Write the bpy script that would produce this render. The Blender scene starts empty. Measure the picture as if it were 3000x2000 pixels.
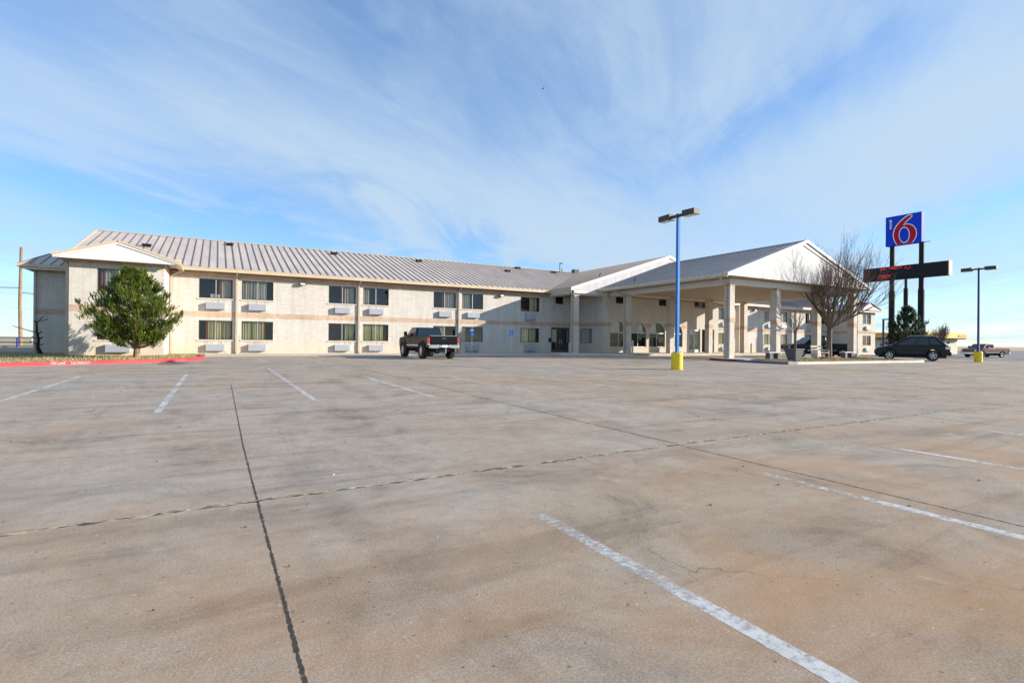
import bpy, math, random
from mathutils import Vector, Matrix
random.seed(7)
S = bpy.context.scene
COL = S.collection
PI = math.pi

# ------------------------------------------------------------------ helpers
ORG = {}

def lin(c):
    return tuple((x / 12.92 if x <= .04045 else ((x + .055) / 1.055) ** 2.4) for x in c)

def rgb(r, g, b):
    return lin((r / 255, g / 255, b / 255)) + (1,)

def gz(X, Y):
    z = 0.0 if Y < 6 else min(.29, (Y - 6) / 35 * .29)
    if X > 58:
        z -= min(1, (X - 58) / 17) * .35
    return z

class M:
    def __init__(s):
        s.v = []; s.f = []; s.m = []; s.mi = 0
    def add(s, vs, fs):
        b = len(s.v); s.v += [tuple(v) for v in vs]
        for f in fs:
            s.f.append(tuple(b + i for i in f)); s.m.append(s.mi)
        return s
    def quad(s, a, b, c, d):
        return s.add([a, b, c, d], [(0, 1, 2, 3)])
    def box(s, x0, x1, y0, y1, z0, z1):
        vs = [(x, y, z) for z in (z0, z1) for y in (y0, y1) for x in (x0, x1)]
        return s.add(vs, [(0, 2, 3, 1), (4, 5, 7, 6), (0, 1, 5, 4), (2, 6, 7, 3), (0, 4, 6, 2), (1, 3, 7, 5)])
    def prism(s, poly, ax, a, b):
        # poly: 2D points; ax 'x': poly in (y,z); 'y': (x,z); 'z': (x,y)
        def p(q, t):
            return {'x': (t, q[0], q[1]), 'y': (q[0], t, q[1]), 'z': (q[0], q[1], t)}[ax]
        n = len(poly)
        s.add([p(q, a) for q in poly] + [p(q, b) for q in poly],
              [tuple(range(n))[::-1], tuple(range(n, 2 * n))] + [(i, (i + 1) % n, n + (i + 1) % n, n + i) for i in range(n)])
        return s
    def tube(s, pts, rad, n=8, cap=True):
        pts = [Vector(p) for p in pts]
        if not isinstance(rad, (list, tuple)): rad = [rad] * len(pts)
        vs = []; up = None
        for i, p in enumerate(pts):
            d = (pts[min(i + 1, len(pts) - 1)] - pts[max(i - 1, 0)])
            if d.length < 1e-9: d = Vector((0, 0, 1))
            d.normalize()
            if up is None:
                up = Vector((1, 0, 0)) if abs(d.x) < .8 else Vector((0, 1, 0))
            u = (up - d * up.dot(d))
            if u.length < 1e-6: u = d.orthogonal()
            u.normalize(); up = u; w = d.cross(u)
            for k in range(n):
                a = 2 * PI * k / n
                vs.append(p + (u * math.cos(a) + w * math.sin(a)) * rad[i])
        fs = []
        for i in range(len(pts) - 1):
            for k in range(n):
                k2 = (k + 1) % n
                fs.append((i * n + k, i * n + k2, (i + 1) * n + k2, (i + 1) * n + k))
        if cap:
            fs.append(tuple(range(n))[::-1]); fs.append(tuple(range((len(pts) - 1) * n, len(pts) * n)))
        return s.add(vs, fs)
    def lathe(s, prof, c=(0, 0, 0), ax='z', n=24):
        vs = []
        for r, h in prof:
            for k in range(n):
                a = 2 * PI * k / n; x, y = r * math.cos(a), r * math.sin(a)
                q = {'z': (x, y, h), 'y': (x, h, y), 'x': (h, x, y)}[ax]
                vs.append((q[0] + c[0], q[1] + c[1], q[2] + c[2]))
        fs = []
        for i in range(len(prof) - 1):
            for k in range(n):
                k2 = (k + 1) % n
                fs.append((i * n + k, i * n + k2, (i + 1) * n + k2, (i + 1) * n + k))
        return s.add(vs, fs)
    def each(s, name, mat, parent):
        for i in range(0, len(s.v), 8):
            m = M(); m.v = s.v[i:i + 8]; m.f = [tuple(k - i for k in f) for f in s.f if i <= f[0] < i + 8]; m.m = [0] * len(m.f)
            m.build(name, mat, parent)
    def build(s, name, mats, parent=None, smooth=False, bevel=0, local=False):
        if not isinstance(mats, (list, tuple)): mats = [mats]
        o0 = Vector((0, 0, 0)) if (local or parent is None) else ORG.get(parent.name, Vector((0, 0, 0)))
        me = bpy.data.meshes.new(name)
        me.from_pydata([(v[0] - o0.x, v[1] - o0.y, v[2] - o0.z) for v in s.v], [], s.f)
        for m in mats: me.materials.append(m)
        if len(mats) > 1:
            for i, p in enumerate(me.polygons): p.material_index = s.m[i]
        if smooth:
            for p in me.polygons: p.use_smooth = True
        me.update()
        ob = bpy.data.objects.new(name, me); COL.objects.link(ob)
        if parent is not None:
            ob.parent = parent; ORG[ob.name] = o0
        else:
            ORG[ob.name] = Vector((0, 0, 0))
        if bevel:
            b = ob.modifiers.new('bevel', 'BEVEL'); b.width = bevel; b.segments = 2; b.limit_method = 'ANGLE'; b.angle_limit = .6
        return ob

def thing(name, label, cat, loc, rz=0, group=None):
    o = bpy.data.objects.new(name, None); COL.objects.link(o)
    o.location = loc; o.rotation_euler = (0, 0, rz); o.empty_display_size = .3
    o['label'] = label; o['category'] = cat
    if group: o['group'] = group
    ORG[o.name] = Vector(loc)
    return o

def tag(o, label, cat, group=None, kind=None):
    o['label'] = label; o['category'] = cat
    if group: o['group'] = group
    if kind: o['kind'] = kind
    return o

def recenter(o):
    # move the origin of a single-mesh thing to its base
    bb = [Vector(c) for c in o.bound_box]
    c = Vector((sum(b.x for b in bb) / 8, sum(b.y for b in bb) / 8, min(b.z for b in bb)))
    o.data.transform(Matrix.Translation(-c)); o.location = c
    return o

def struct(o):
    o['kind'] = 'structure'; return o

# ------------------------------------------------------------------ materials
def nodes(name):
    m = bpy.data.materials.new(name); m.use_nodes = True
    nt = m.node_tree; b = nt.nodes['Principled BSDF']
    return m, nt, b

def N(nt, typ, **kw):
    n = nt.nodes.new(typ)
    for k, v in kw.items():
        if k.startswith('i_'):
            n.inputs[k[2:].replace('_', ' ')].default_value = v
        else: setattr(n, k, v)
    return n

def pos(nt, scale=(1, 1, 1), rot=(0, 0, 0), src='P'):
    g = N(nt, 'ShaderNodeNewGeometry') if src == 'P' else N(nt, 'ShaderNodeTexCoord')
    mp = N(nt, 'ShaderNodeMapping'); mp.inputs['Scale'].default_value = scale; mp.inputs['Rotation'].default_value = rot
    nt.links.new(g.outputs['Position' if src == 'P' else 'Object'], mp.inputs['Vector'])
    return mp.outputs[0]

def noise(nt, vec, scale, detail=4, rough=.55, dist=0):
    n = N(nt, 'ShaderNodeTexNoise'); n.inputs['Scale'].default_value = scale
    n.inputs['Detail'].default_value = detail; n.inputs['Roughness'].default_value = rough
    n.inputs['Distortion'].default_value = dist
    if vec is not None: nt.links.new(vec, n.inputs['Vector'])
    return n.outputs['Fac']

def ramp(nt, fac, stops):
    r = N(nt, 'ShaderNodeValToRGB'); e = r.color_ramp.elements
    while len(e) < len(stops): e.new(.5)
    for el, (p, c) in zip(e, stops):
        el.position = p; el.color = c if len(c) == 4 else tuple(c) + (1,)
    nt.links.new(fac, r.inputs['Fac']); return r.outputs['Color']

def G(v): return (v, v, v, 1)

def mix(nt, a, b, fac, typ='MIX'):
    m = N(nt, 'ShaderNodeMix', data_type='RGBA', blend_type=typ)
    for s, v in ((m.inputs[6], a), (m.inputs[7], b), (m.inputs[0], fac)):
        if hasattr(v, 'links') or isinstance(v, bpy.types.NodeSocket): nt.links.new(v, s)
        else: s.default_value = v
    return m.outputs[2]

def bump(nt, b, h, strength=.3, dist=.01):
    n = N(nt, 'ShaderNodeBump'); n.inputs['Strength'].default_value = strength; n.inputs['Distance'].default_value = dist
    nt.links.new(h, n.inputs['Height']); nt.links.new(n.outputs[0], b.inputs['Normal'])

def simple(name, col, rough=.6, metal=0, var=.12, scale=3, coat=0, spec=None, fine=0):
    m, nt, b = nodes(name)
    p = pos(nt, src='O'); f = noise(nt, p, scale, 5)
    lo = tuple(c * (1 - var) for c in col[:3]) + (1,); hi = tuple(min(1, c * (1 + var)) for c in col[:3]) + (1,)
    c = ramp(nt, f, [(.3, lo), (.7, hi)])
    nt.links.new(c, b.inputs['Base Color'])
    b.inputs['Roughness'].default_value = rough; b.inputs['Metallic'].default_value = metal
    if coat: b.inputs['Coat Weight'].default_value = coat; b.inputs['Coat Roughness'].default_value = .05
    if spec is not None: b.inputs['Specular IOR Level'].default_value = spec
    if fine:
        bump(nt, b, noise(nt, p, fine, 4), .4, .01)
    return m

def brick_mat(name, c1, c2, mortar, dirt=.25, bw=.31, bh=.10, stain=None):
    m, nt, b = nodes(name)
    g = N(nt, 'ShaderNodeNewGeometry'); sx = N(nt, 'ShaderNodeSeparateXYZ'); nt.links.new(g.outputs['Position'], sx.inputs[0])
    ad = N(nt, 'ShaderNodeMath', operation='ADD'); nt.links.new(sx.outputs['X'], ad.inputs[0]); nt.links.new(sx.outputs['Y'], ad.inputs[1])
    cb = N(nt, 'ShaderNodeCombineXYZ'); nt.links.new(ad.outputs[0], cb.inputs['X']); nt.links.new(sx.outputs['Z'], cb.inputs['Y'])
    br = N(nt, 'ShaderNodeTexBrick'); nt.links.new(cb.outputs[0], br.inputs['Vector'])
    br.inputs['Color1'].default_value = c1; br.inputs['Color2'].default_value = c2; br.inputs['Mortar'].default_value = mortar
    br.inputs['Scale'].default_value = 1; br.inputs['Mortar Size'].default_value = .008
    br.inputs['Mortar Smooth'].default_value = .2
    br.inputs['Brick Width'].default_value = bw; br.inputs['Row Height'].default_value = bh
    p = g.outputs['Position']
    f1 = noise(nt, p, .7, 6, .65); f2 = noise(nt, p, 9, 5, .7)
    mp = N(nt, 'ShaderNodeMapping'); mp.inputs['Scale'].default_value = (2.2, 2.2, .25); nt.links.new(p, mp.inputs[0])
    f3 = noise(nt, mp.outputs[0], 1.6, 5, .6)
    c = mix(nt, br.outputs['Color'], ramp(nt, f1, [(.3, G(1 - dirt)), (.65, G(1))]), 1, 'MULTIPLY')
    c = mix(nt, c, ramp(nt, f2, [(.3, G(.86)), (.7, G(1.0))]), 1, 'MULTIPLY')
    c = mix(nt, c, ramp(nt, f3, [(.33, (.91, .88, .84, 1)), (.55, G(1))]), 1, 'MULTIPLY')
    if stain:
        # orange splash dirt close to the ground
        mr = N(nt, 'ShaderNodeMapRange'); mr.inputs['From Min'].default_value = .2; mr.inputs['From Max'].default_value = 1.5
        mr.inputs['To Min'].default_value = .8; mr.inputs['To Max'].default_value = 0
        nt.links.new(sx.outputs['Z'], mr.inputs['Value'])
        mm = N(nt, 'ShaderNodeMath', operation='MULTIPLY'); nt.links.new(mr.outputs[0], mm.inputs[0])
        nt.links.new(noise(nt, p, .45, 4), mm.inputs[1])
        c = mix(nt, c, stain, mm.outputs[0])
    nt.links.new(c, b.inputs['Base Color'])
    b.inputs['Roughness'].default_value = .9; b.inputs['Specular IOR Level'].default_value = .2
    bump(nt, b, br.outputs['Fac'], -.5, .006)
    return m

MAT = {}
MAT['brick'] = brick_mat('painted_brick', (.66, .63, .58, 1), (.60, .57, .52, 1), (.48, .45, .41, 1), dirt=.09, stain=(.70, .50, .29, 1))
MAT['band'] = brick_mat('brown_brick', (.64, .47, .34, 1), (.50, .35, .25, 1), (.58, .49, .40, 1), .22, .2, .07)
MAT['colbrick'] = brick_mat('column_brick', (.74, .69, .62, 1), (.62, .57, .51, 1), (.52, .47, .42, 1), .18, .2, .08)
MAT['trim'] = simple('tan_trim', (.56, .43, .28, 1), .5, var=.12, scale=1.5)
MAT['gutter'] = simple('gutter_metal', (.46, .38, .29, 1), .45, var=.1)
MAT['white'] = simple('white_paint', (.64, .635, .62, 1), .55, var=.05, scale=1.2)
MAT['stucco'] = None
MAT['soffit'] = simple('soffit_board', (.36, .27, .165, 1), .6, var=.12)
MAT['frame'] = simple('bronze_frame', (.07, .062, .052, 1), .45, var=.1)
MAT['alum'] = simple('aluminium_frame', (.42, .42, .40, 1), .4, metal=.5, var=.05)
MAT['sill'] = simple('window_sill', (.60, .55, .46, 1), .7, var=.1)
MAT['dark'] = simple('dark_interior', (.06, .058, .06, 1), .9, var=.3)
MAT['ac'] = simple('ac_cover', (.36, .39, .44, 1), .5, var=.05)
MAT['acslot'] = simple('ac_slot', (.22, .24, .28, 1), .6)
MAT['blackmetal'] = simple('black_metal', (.010, .010, .013, 1), .6, var=.2, spec=.2)
MAT['polebrown'] = simple('lamp_head_metal', (.045, .037, .033, 1), .6, var=.2)
MAT['blue'] = simple('blue_paint', (.02, .17, .48, 1), .6, var=.12, scale=1.2, spec=.2)
MAT['bluedark'] = simple('dark_blue_paint', (.012, .035, .15, 1), .4, var=.15)
MAT['rail_blue'] = simple('rail_blue', (.01, .03, .30, 1), .4)
MAT['concrete'] = simple('concrete', (.50, .45, .38, 1), .85, var=.16, scale=2, fine=30)
MAT['kerb'] = simple('kerb_concrete', (.60, .54, .45, 1), .85, var=.15, scale=1.5, fine=30)
MAT['whiteconc'] = simple('white_concrete', (.52, .50, .46, 1), .8, var=.12)
MAT['planter'] = simple('grey_planter', (.10, .10, .125, 1), .75, var=.15)
MAT['wood'] = simple('weathered_wood', (.25, .17, .105, 1), .85, var=.25, scale=2)
MAT['tyre'] = simple('tyre_rubber', (.018, .018, .02, 1), .8, var=.2, scale=8)
MAT['rim'] = simple('alloy_rim', (.55, .56, .58, 1), .3, metal=.85, var=.05)
MAT['chrome'] = simple('chrome', (.62, .64, .66, 1), .22, metal=.9, var=.04)
MAT['cargrey'] = simple('grey_car_paint', (.006, .006, .007, 1), .32, metal=.0, var=.06, coat=.0, spec=.2)
MAT['carblack'] = simple('black_car_paint', (.002, .0025, .004, 1), .25, metal=.0, var=.06, coat=.0, spec=.4)
MAT['cargreen'] = simple('dark_green_car_paint', (.008, .009, .008, 1), .35, metal=.0, var=.06, coat=.0, spec=.3)
MAT['carred'] = simple('red_car_paint', (.13, .004, .02, 1), .4, metal=.0, var=.06, coat=.3)
MAT['plastic'] = simple('black_plastic', (.02, .02, .022, 1), .6)
MAT['redlight'] = simple('red_lens', (.55, .012, .015, 1), .2, coat=.6)
MAT['clearlight'] = simple('clear_lens', (.75, .75, .76, 1), .15, coat=.6)
MAT['signblue'] = simple('sign_blue', (.001, .042, .52, 1), .6, var=.04, spec=.2)
MAT['signred'] = simple('sign_red', (.42, .003, .025, 1), .6, var=.05, spec=.2)
MAT['signwhite'] = simple('sign_white', (.80, .80, .82, 1), .5, var=.03)
MAT['handi'] = simple('handicap_blue', (.02, .20, .75, 1), .4, var=.05)
MAT['bark'] = simple('bark', (.14, .10, .075, 1), .9, var=.35, scale=6, fine=20)
MAT['barkpine'] = simple('pine_bark', (.22, .155, .105, 1), .9, var=.35, scale=6, fine=20)
MAT['twig'] = simple('bare_twig', (.155, .112, .085, 1), .9, var=.3, scale=4)
MAT['mulch'] = simple('red_mulch', (.26, .10, .05, 1), .95, var=.4, scale=8, fine=20)
MAT['store'] = simple('store_wall', (.60, .54, .43, 1), .8, var=.06)
MAT['yellow'] = simple('yellow_panel', (.80, .42, .03, 1), .5, var=.06)
MAT['orange'] = simple('orange_panel', (.72, .16, .03, 1), .5, var=.06)
MAT['bird'] = simple('bird_feathers', (.03, .03, .03, 1), .8)
MAT['paper'] = simple('white_paper', (.75, .75, .75, 1), .7)
MAT['handle'] = simple('steel', (.55, .55, .55, 1), .3, metal=.8)
MAT['tanpost'] = simple('tan_post', (.45, .38, .28, 1), .7)

# white gable cladding with faint weathering
m, nt, b = nodes('gable_cladding')
p = pos(nt)
mp = pos(nt, (1.4, 1.4, .22)); f = noise(nt, mp, 1.2, 6, .65)
c = ramp(nt, f, [(.3, (.38, .39, .42, 1)), (.6, (.50, .50, .50, 1))])
nt.links.new(c, b.inputs['Base Color']); b.inputs['Roughness'].default_value = .7
MAT['gable'] = m

# sealed pole base, yellow, scuffed
m, nt, b = nodes('yellow_paint')
p = pos(nt, src='O'); f = noise(nt, p, 5, 6, .7)
c = ramp(nt, f, [(.28, (.42, .30, .02, 1)), (.42, (.76, .54, .01, 1)), (.75, (.84, .62, .015, 1))])
nt.links.new(c, b.inputs['Base Color']); b.inputs['Roughness'].default_value = .55
bump(nt, b, f, .3, .01)
MAT['yellowpaint'] = m

# metal roof
def roof_mat(name, a, bcol, seam_rough=.42):
    m, nt, b = nodes(name)
    p = pos(nt); f = noise(nt, p, .5, 6, .6)
    mp = pos(nt, (3.9, .35, .35)); f2 = noise(nt, mp, .8, 3, .5)
    c = ramp(nt, f, [(.3, a), (.7, bcol)])
    c = mix(nt, c, ramp(nt, f2, [(.35, G(.86)), (.65, G(1))]), 1, 'MULTIPLY')
    nt.links.new(c, b.inputs['Base Color']); b.inputs['Specular IOR Level'].default_value = .15; b.inputs['Roughness'].default_value = seam_rough; b.inputs['Metallic'].default_value = .0
    return m
MAT['roof'] = roof_mat('metal_roof', (.47, .41, .37, 1), (.55, .485, .44, 1), .6)
MAT['roofcan'] = roof_mat('canopy_metal_roof', (.68, .57, .50, 1), (.76, .65, .57, 1), .7)
MAT['rooftan'] = roof_mat('tan_metal_roof', (.50, .42, .33, 1), (.60, .51, .41, 1), .6)
MAT['seam'] = simple('roof_seam', (.19, .16, .16, 1), .5, var=.1)

# glass
def glass(name, fac, tint=(.9, .95, 1, 1), r=.02):
    m, nt, b = nodes(name)
    nt.nodes.remove(b)
    out = [n for n in nt.nodes if n.type == 'OUTPUT_MATERIAL'][0]
    gl = N(nt, 'ShaderNodeBsdfGlossy'); gl.inputs['Roughness'].default_value = r; gl.inputs['Color'].default_value = tint
    tr = N(nt, 'ShaderNodeBsdfTransparent'); tr.inputs['Color'].default_value = (.92, .93, .90, 1)
    fr = N(nt, 'ShaderNodeFresnel'); fr.inputs['IOR'].default_value = 1.5
    ad = N(nt, 'ShaderNodeMath', operation='ADD'); ad.use_clamp = True; ad.inputs[1].default_value = fac
    mf = N(nt, 'ShaderNodeMath', operation='MULTIPLY'); mf.inputs[1].default_value = .75; nt.links.new(fr.outputs[0], mf.inputs[0]); nt.links.new(mf.outputs[0], ad.inputs[0])
    p = pos(nt); bn = N(nt, 'ShaderNodeBump'); bn.inputs['Strength'].default_value = .12; bn.inputs['Distance'].default_value = .02
    nt.links.new(noise(nt, p, 1.2, 2), bn.inputs['Height']); nt.links.new(bn.outputs[0], gl.inputs['Normal'])
    mx = N(nt, 'ShaderNodeMixShader'); nt.links.new(ad.outputs[0], mx.inputs[0])
    nt.links.new(tr.outputs[0], mx.inputs[1]); nt.links.new(gl.outputs[0], mx.inputs[2])
    nt.links.new(mx.outputs[0], out.inputs['Surface'])
    return m
MAT['glass'] = glass('window_glass', .03, (.95, .90, .92, 1))
MAT['lobbyglass'] = glass('lobby_glass', .0, (.9, .9, .9, 1))
MAT['glassdark'] = simple('tinted_glass', (.012, .02, .026, 1), .06, spec=.8, var=.1)
MAT['carglass'] = simple('car_glass', (.008, .018, .028, 1), .06, spec=.7, var=.1)

# curtains
def curtain_mat(name, a, bc):
    m, nt, b = nodes(name)
    mp = pos(nt, (9, 9, .15)); f = noise(nt, mp, 1.0, 3, .6)
    c = ramp(nt, f, [(.35, a), (.62, bc)])
    nt.links.new(c, b.inputs['Base Color']); b.inputs['Roughness'].default_value = .9
    return m
MAT['curtain'] = curtain_mat('curtain_yellow', (.22, .21, .10, 1), (.90, .86, .50, 1))
MAT['curtaincream'] = curtain_mat('curtain_cream', (.30, .28, .23, 1), (.66, .63, .54, 1))
MAT['curtainred'] = curtain_mat('curtain_red', (.26, .05, .04, 1), (.42, .12, .10, 1))

# ------------------------------------------------------------------ ground materials
def lot_mat():
    m, nt, b = nodes('lot_concrete')
    p = pos(nt)
    big = noise(nt, p, .11, 6, .6, .6)
    mid = noise(nt, p, .8, 10, .76, .6)
    fine = noise(nt, p, 5.5, 10, .80)
    grain = noise(nt, p, 70, 5, .8)
    c = ramp(nt, big, [(.30, (.325, .255, .185, 1)), (.45, (.358, .308, .255, 1)), (.58, (.347, .315, .277, 1)), (.72, (.362, .302, .255, 1))])
    c = mix(nt, c, ramp(nt, mid, [(.30, G(.52)), (.43, G(.88)), (.58, G(1.10)), (.72, G(1.0)), (.85, G(.78))]), 1, 'MULTIPLY')
    c = mix(nt, c, ramp(nt, fine, [(.28, G(.66)), (.45, G(.95)), (.6, G(1.04)), (.76, G(1.24))]), 1, 'MULTIPLY')
    c = mix(nt, c, ramp(nt, grain, [(.32, G(.62)), (.5, G(1)), (.68, G(1.34))]), 1, 'MULTIPLY')
    # tyre scuffs: long soft streaks along the driving lanes
    mp = pos(nt, (.16, 1.5, 1), (0, 0, .06)); st = noise(nt, mp, 1.3, 6, .65, .7)
    c = mix(nt, c, ramp(nt, st, [(.36, G(.66)), (.44, G(.92)), (.50, G(1))]), .7, 'MULTIPLY')
    mp2 = pos(nt, (.9, .18, 1), (0, 0, -.35)); st2 = noise(nt, mp2, .9, 6, .6, 1.2)
    c = mix(nt, c, ramp(nt, st2, [(.36, G(.78)), (.44, G(1))]), .6, 'MULTIPLY')
    # rust-coloured clay stains, strongest near the camera
    g = N(nt, 'ShaderNodeNewGeometry'); sx = N(nt, 'ShaderNodeSeparateXYZ'); nt.links.new(g.outputs['Position'], sx.inputs[0])
    mr = N(nt, 'ShaderNodeMapRange'); mr.inputs['From Min'].default_value = .8; mr.inputs['From Max'].default_value = 5.5
    mr.inputs['To Min'].default_value = .9; mr.inputs['To Max'].default_value = .20
    nt.links.new(sx.outputs['Y'], mr.inputs['Value'])
    ru = ramp(nt, noise(nt, p, .42, 6, .62, .5), [(.38, G(0)), (.60, G(.85))])
    mm = N(nt, 'ShaderNodeMath', operation='MULTIPLY'); nt.links.new(ru, mm.inputs[0]); nt.links.new(mr.outputs[0], mm.inputs[1])
    c = mix(nt, c, (.40, .235, .12, 1), mm.outputs[0])
    # pale spalled patches and dark oil spots
    c = mix(nt, c, (.55, .51, .45, 1), ramp(nt, noise(nt, p, 1.7, 9, .8, .3), [(.60, G(0)), (.72, G(.5))]))
    c = mix(nt, c, (.13, .12, .115, 1), ramp(nt, noise(nt, p, 1.1, 4, .6), [(.70, G(0)), (.78, G(.6))]))
    vo = N(nt, 'ShaderNodeTexVoronoi'); vo.inputs['Scale'].default_value = 1.6; nt.links.new(p, vo.inputs['Vector'])
    c = mix(nt, c, (.08, .07, .06, 1), ramp(nt, vo.outputs['Distance'], [(.018, G(.8)), (.03, G(0))]))
    # hairline crack network and small pits
    ns = N(nt, 'ShaderNodeTexNoise'); ns.inputs['Scale'].default_value = 1.1; ns.inputs['Detail'].default_value = 6; nt.links.new(p, ns.inputs['Vector'])
    ad = N(nt, 'ShaderNodeVectorMath', operation='MULTIPLY_ADD'); nt.links.new(ns.outputs['Color'], ad.inputs[0]); ad.inputs[1].default_value = (1.6, 1.6, 0); nt.links.new(p, ad.inputs[2])
    vc = N(nt, 'ShaderNodeTexVoronoi', feature='DISTANCE_TO_EDGE'); vc.inputs['Scale'].default_value = .32; nt.links.new(ad.outputs[0], vc.inputs['Vector'])
    cr = ramp(nt, vc.outputs['Distance'], [(.0012, G(1)), (.004, G(0))])
    cm = N(nt, 'ShaderNodeMath', operation='MULTIPLY'); nt.links.new(cr, cm.inputs[0]); nt.links.new(ramp(nt, noise(nt, p, .35, 3), [(.50, G(0)), (.60, G(.7))]), cm.inputs[1])
    c = mix(nt, c, (.10, .085, .07, 1), cm.outputs[0])
    v3 = N(nt, 'ShaderNodeTexVoronoi'); v3.inputs['Scale'].default_value = 9; nt.links.new(p, v3.inputs['Vector'])
    c = mix(nt, c, (.13, .11, .09, 1), ramp(nt, v3.outputs['Distance'], [(.06, G(.7)), (.10, G(0))]))
    c = mix(nt, c, (.62, .57, .50, 1), ramp(nt, noise(nt, p, 30, 3, .6), [(.66, G(0)), (.74, G(.55))]))
    nt.links.new(c, b.inputs['Base Color']); b.inputs['Roughness'].default_value = .95; b.inputs['Specular IOR Level'].default_value = .12
    bump(nt, b, grain, .5, .006)
    return m
MAT['lot'] = lot_mat()

def worn_paint(name, col, lo=.36, hi=.5, rough=.7):
    m, nt, b = nodes(name)
    out = [n for n in nt.nodes if n.type == 'OUTPUT_MATERIAL'][0]
    p = pos(nt); f = noise(nt, p, 14, 9, .8); f2 = noise(nt, p, 1.1, 5, .6)
    ad = N(nt, 'ShaderNodeMath', operation='MULTIPLY_ADD'); nt.links.new(f2, ad.inputs[0]); ad.inputs[1].default_value = .45
    nt.links.new(f, ad.inputs[2])
    sb = N(nt, 'ShaderNodeMath', operation='SUBTRACT'); nt.links.new(ad.outputs[0], sb.inputs[0]); sb.inputs[1].default_value = .225
    a = ramp(nt, sb.outputs[0], [(lo, G(0)), (hi, G(1))])
    b.inputs['Roughness'].default_value = rough
    c = ramp(nt, noise(nt, p, 6, 5), [(.3, tuple(x * .84 for x in col[:3]) + (1,)), (.7, col)])
    nt.links.new(c, b.inputs['Base Color'])
    tr = N(nt, 'ShaderNodeBsdfTransparent'); mx = N(nt, 'ShaderNodeMixShader')
    nt.links.new(a, mx.inputs[0]); nt.links.new(tr.outputs[0], mx.inputs[1]); nt.links.new(b.outputs[0], mx.inputs[2])
    nt.links.new(mx.outputs[0], out.inputs['Surface'])
    return m
MAT['linepaint'] = worn_paint('worn_white_paint', (.56, .56, .555, 1), .36, .55)
MAT['linefaint'] = worn_paint('faint_white_paint', (.62, .61, .59, 1), .34, .62)
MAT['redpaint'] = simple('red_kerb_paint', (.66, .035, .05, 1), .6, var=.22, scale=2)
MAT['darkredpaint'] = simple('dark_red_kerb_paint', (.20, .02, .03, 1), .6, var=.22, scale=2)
MAT['bluekerb'] = simple('faded_blue_kerb_paint', (.12, .13, .22, 1), .65, var=.25, scale=2)
m, nt, b = nodes('joint_filler')
p = pos(nt); f = noise(nt, p, 22, 6, .8)
nt.links.new(ramp(nt, f, [(.35, (.02, .018, .015, 1)), (.60, (.06, .05, .04, 1)), (.74, (.26, .21, .15, 1))]), b.inputs['Base Color']); b.inputs['Roughness'].default_value = .95
MAT['joint'] = m
m, nt, b = nodes('joint_grass')
p = pos(nt); f = noise(nt, p, 9, 8, .8)
nt.links.new(ramp(nt, f, [(.36, (.07, .06, .04, 1)), (.49, (.30, .25, .15, 1)), (.62, (.54, .46, .30, 1))]), b.inputs['Base Color']); b.inputs['Roughness'].default_value = .95
MAT['jointgrass'] = m
m, nt, b = nodes('dry_lawn')
p = pos(nt); f = noise(nt, p, 1.4, 7, .7)
nt.links.new(ramp(nt, f, [(.32, (.10, .105, .03, 1)), (.5, (.22, .19, .075, 1)), (.68, (.37, .29, .16, 1))]), b.inputs['Base Color']); b.inputs['Roughness'].default_value = .95
bump(nt, b, noise(nt, p, 18, 6), .8, .03)
MAT['lawn'] = m
m, nt, b = nodes('dry_field')
p = pos(nt); f = noise(nt, p, .05, 7, .65)
nt.links.new(ramp(nt, f, [(.32, (.30, .25, .17, 1)), (.5, (.38, .31, .21, 1)), (.7, (.24, .21, .15, 1))]), b.inputs['Base Color']); b.inputs['Roughness'].default_value = .95
MAT['field'] = m
MAT['blade'] = simple('grass_blade', (.34, .27, .12, 1), .9, var=.45, scale=1.5)
MAT['walk'] = simple('walk_concrete', (.47, .43, .37, 1), .85, var=.14, scale=.8, fine=25)
MAT['asphalt'] = simple('road_asphalt', (.16, .15, .15, 1), .85, var=.15, scale=.6)

# foliage
def leaf_mat(name, a, bc, trans=.25):
    m, nt, b = nodes(name)
    out = [n for n in nt.nodes if n.type == 'OUTPUT_MATERIAL'][0]
    p = pos(nt); f = noise(nt, p, 2.6, 4); oi = noise(nt, p, 24, 2)
    c = ramp(nt, f, [(.32, a), (.68, bc)])
    c = mix(nt, c, ramp(nt, oi, [(.3, G(.7)), (.7, G(1.25))]), 1, 'MULTIPLY')
    nt.links.new(c, b.inputs['Base Color']); b.inputs['Roughness'].default_value = .6
    tl = N(nt, 'ShaderNodeBsdfTranslucent'); nt.links.new(c, tl.inputs['Color'])
    mx = N(nt, 'ShaderNodeMixShader'); mx.inputs[0].default_value = trans
    nt.links.new(b.outputs[0], mx.inputs[1]); nt.links.new(tl.outputs[0], mx.inputs[2]); nt.links.new(mx.outputs[0], out.inputs['Surface'])
    return m
MAT['needle'] = leaf_mat('pine_needles', (.055, .10, .012, 1), (.20, .26, .024, 1))
MAT['needledark'] = leaf_mat('dark_needles', (.02, .045, .022, 1), (.05, .085, .035, 1))

# ------------------------------------------------------------------ ground
XS = [-1500, -300, -80, -30, 0, 20, 40, 58, 75, 110, 300, 1500]
YS = [-300, -40, 0, 6, 20, 41, 70, 120, 400, 2500]
def sheet(xs, ys, dz):
    g = M()
    vs = [(x, y, gz(x, y) + dz) for y in ys for x in xs]; n = len(xs)
    g.add(vs, [(j * n + i, j * n + i + 1, (j + 1) * n + i + 1, (j + 1) * n + i) for j in range(len(ys) - 1) for i in range(n - 1)])
    return g
struct(sheet(XS, YS, -.03).build('ground', MAT['field']))
struct(sheet([x for x in XS if -80 <= x <= 75], [y for y in YS if -40 <= y <= 70], 0).build('parking_lot', MAT['lot']))

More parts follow.
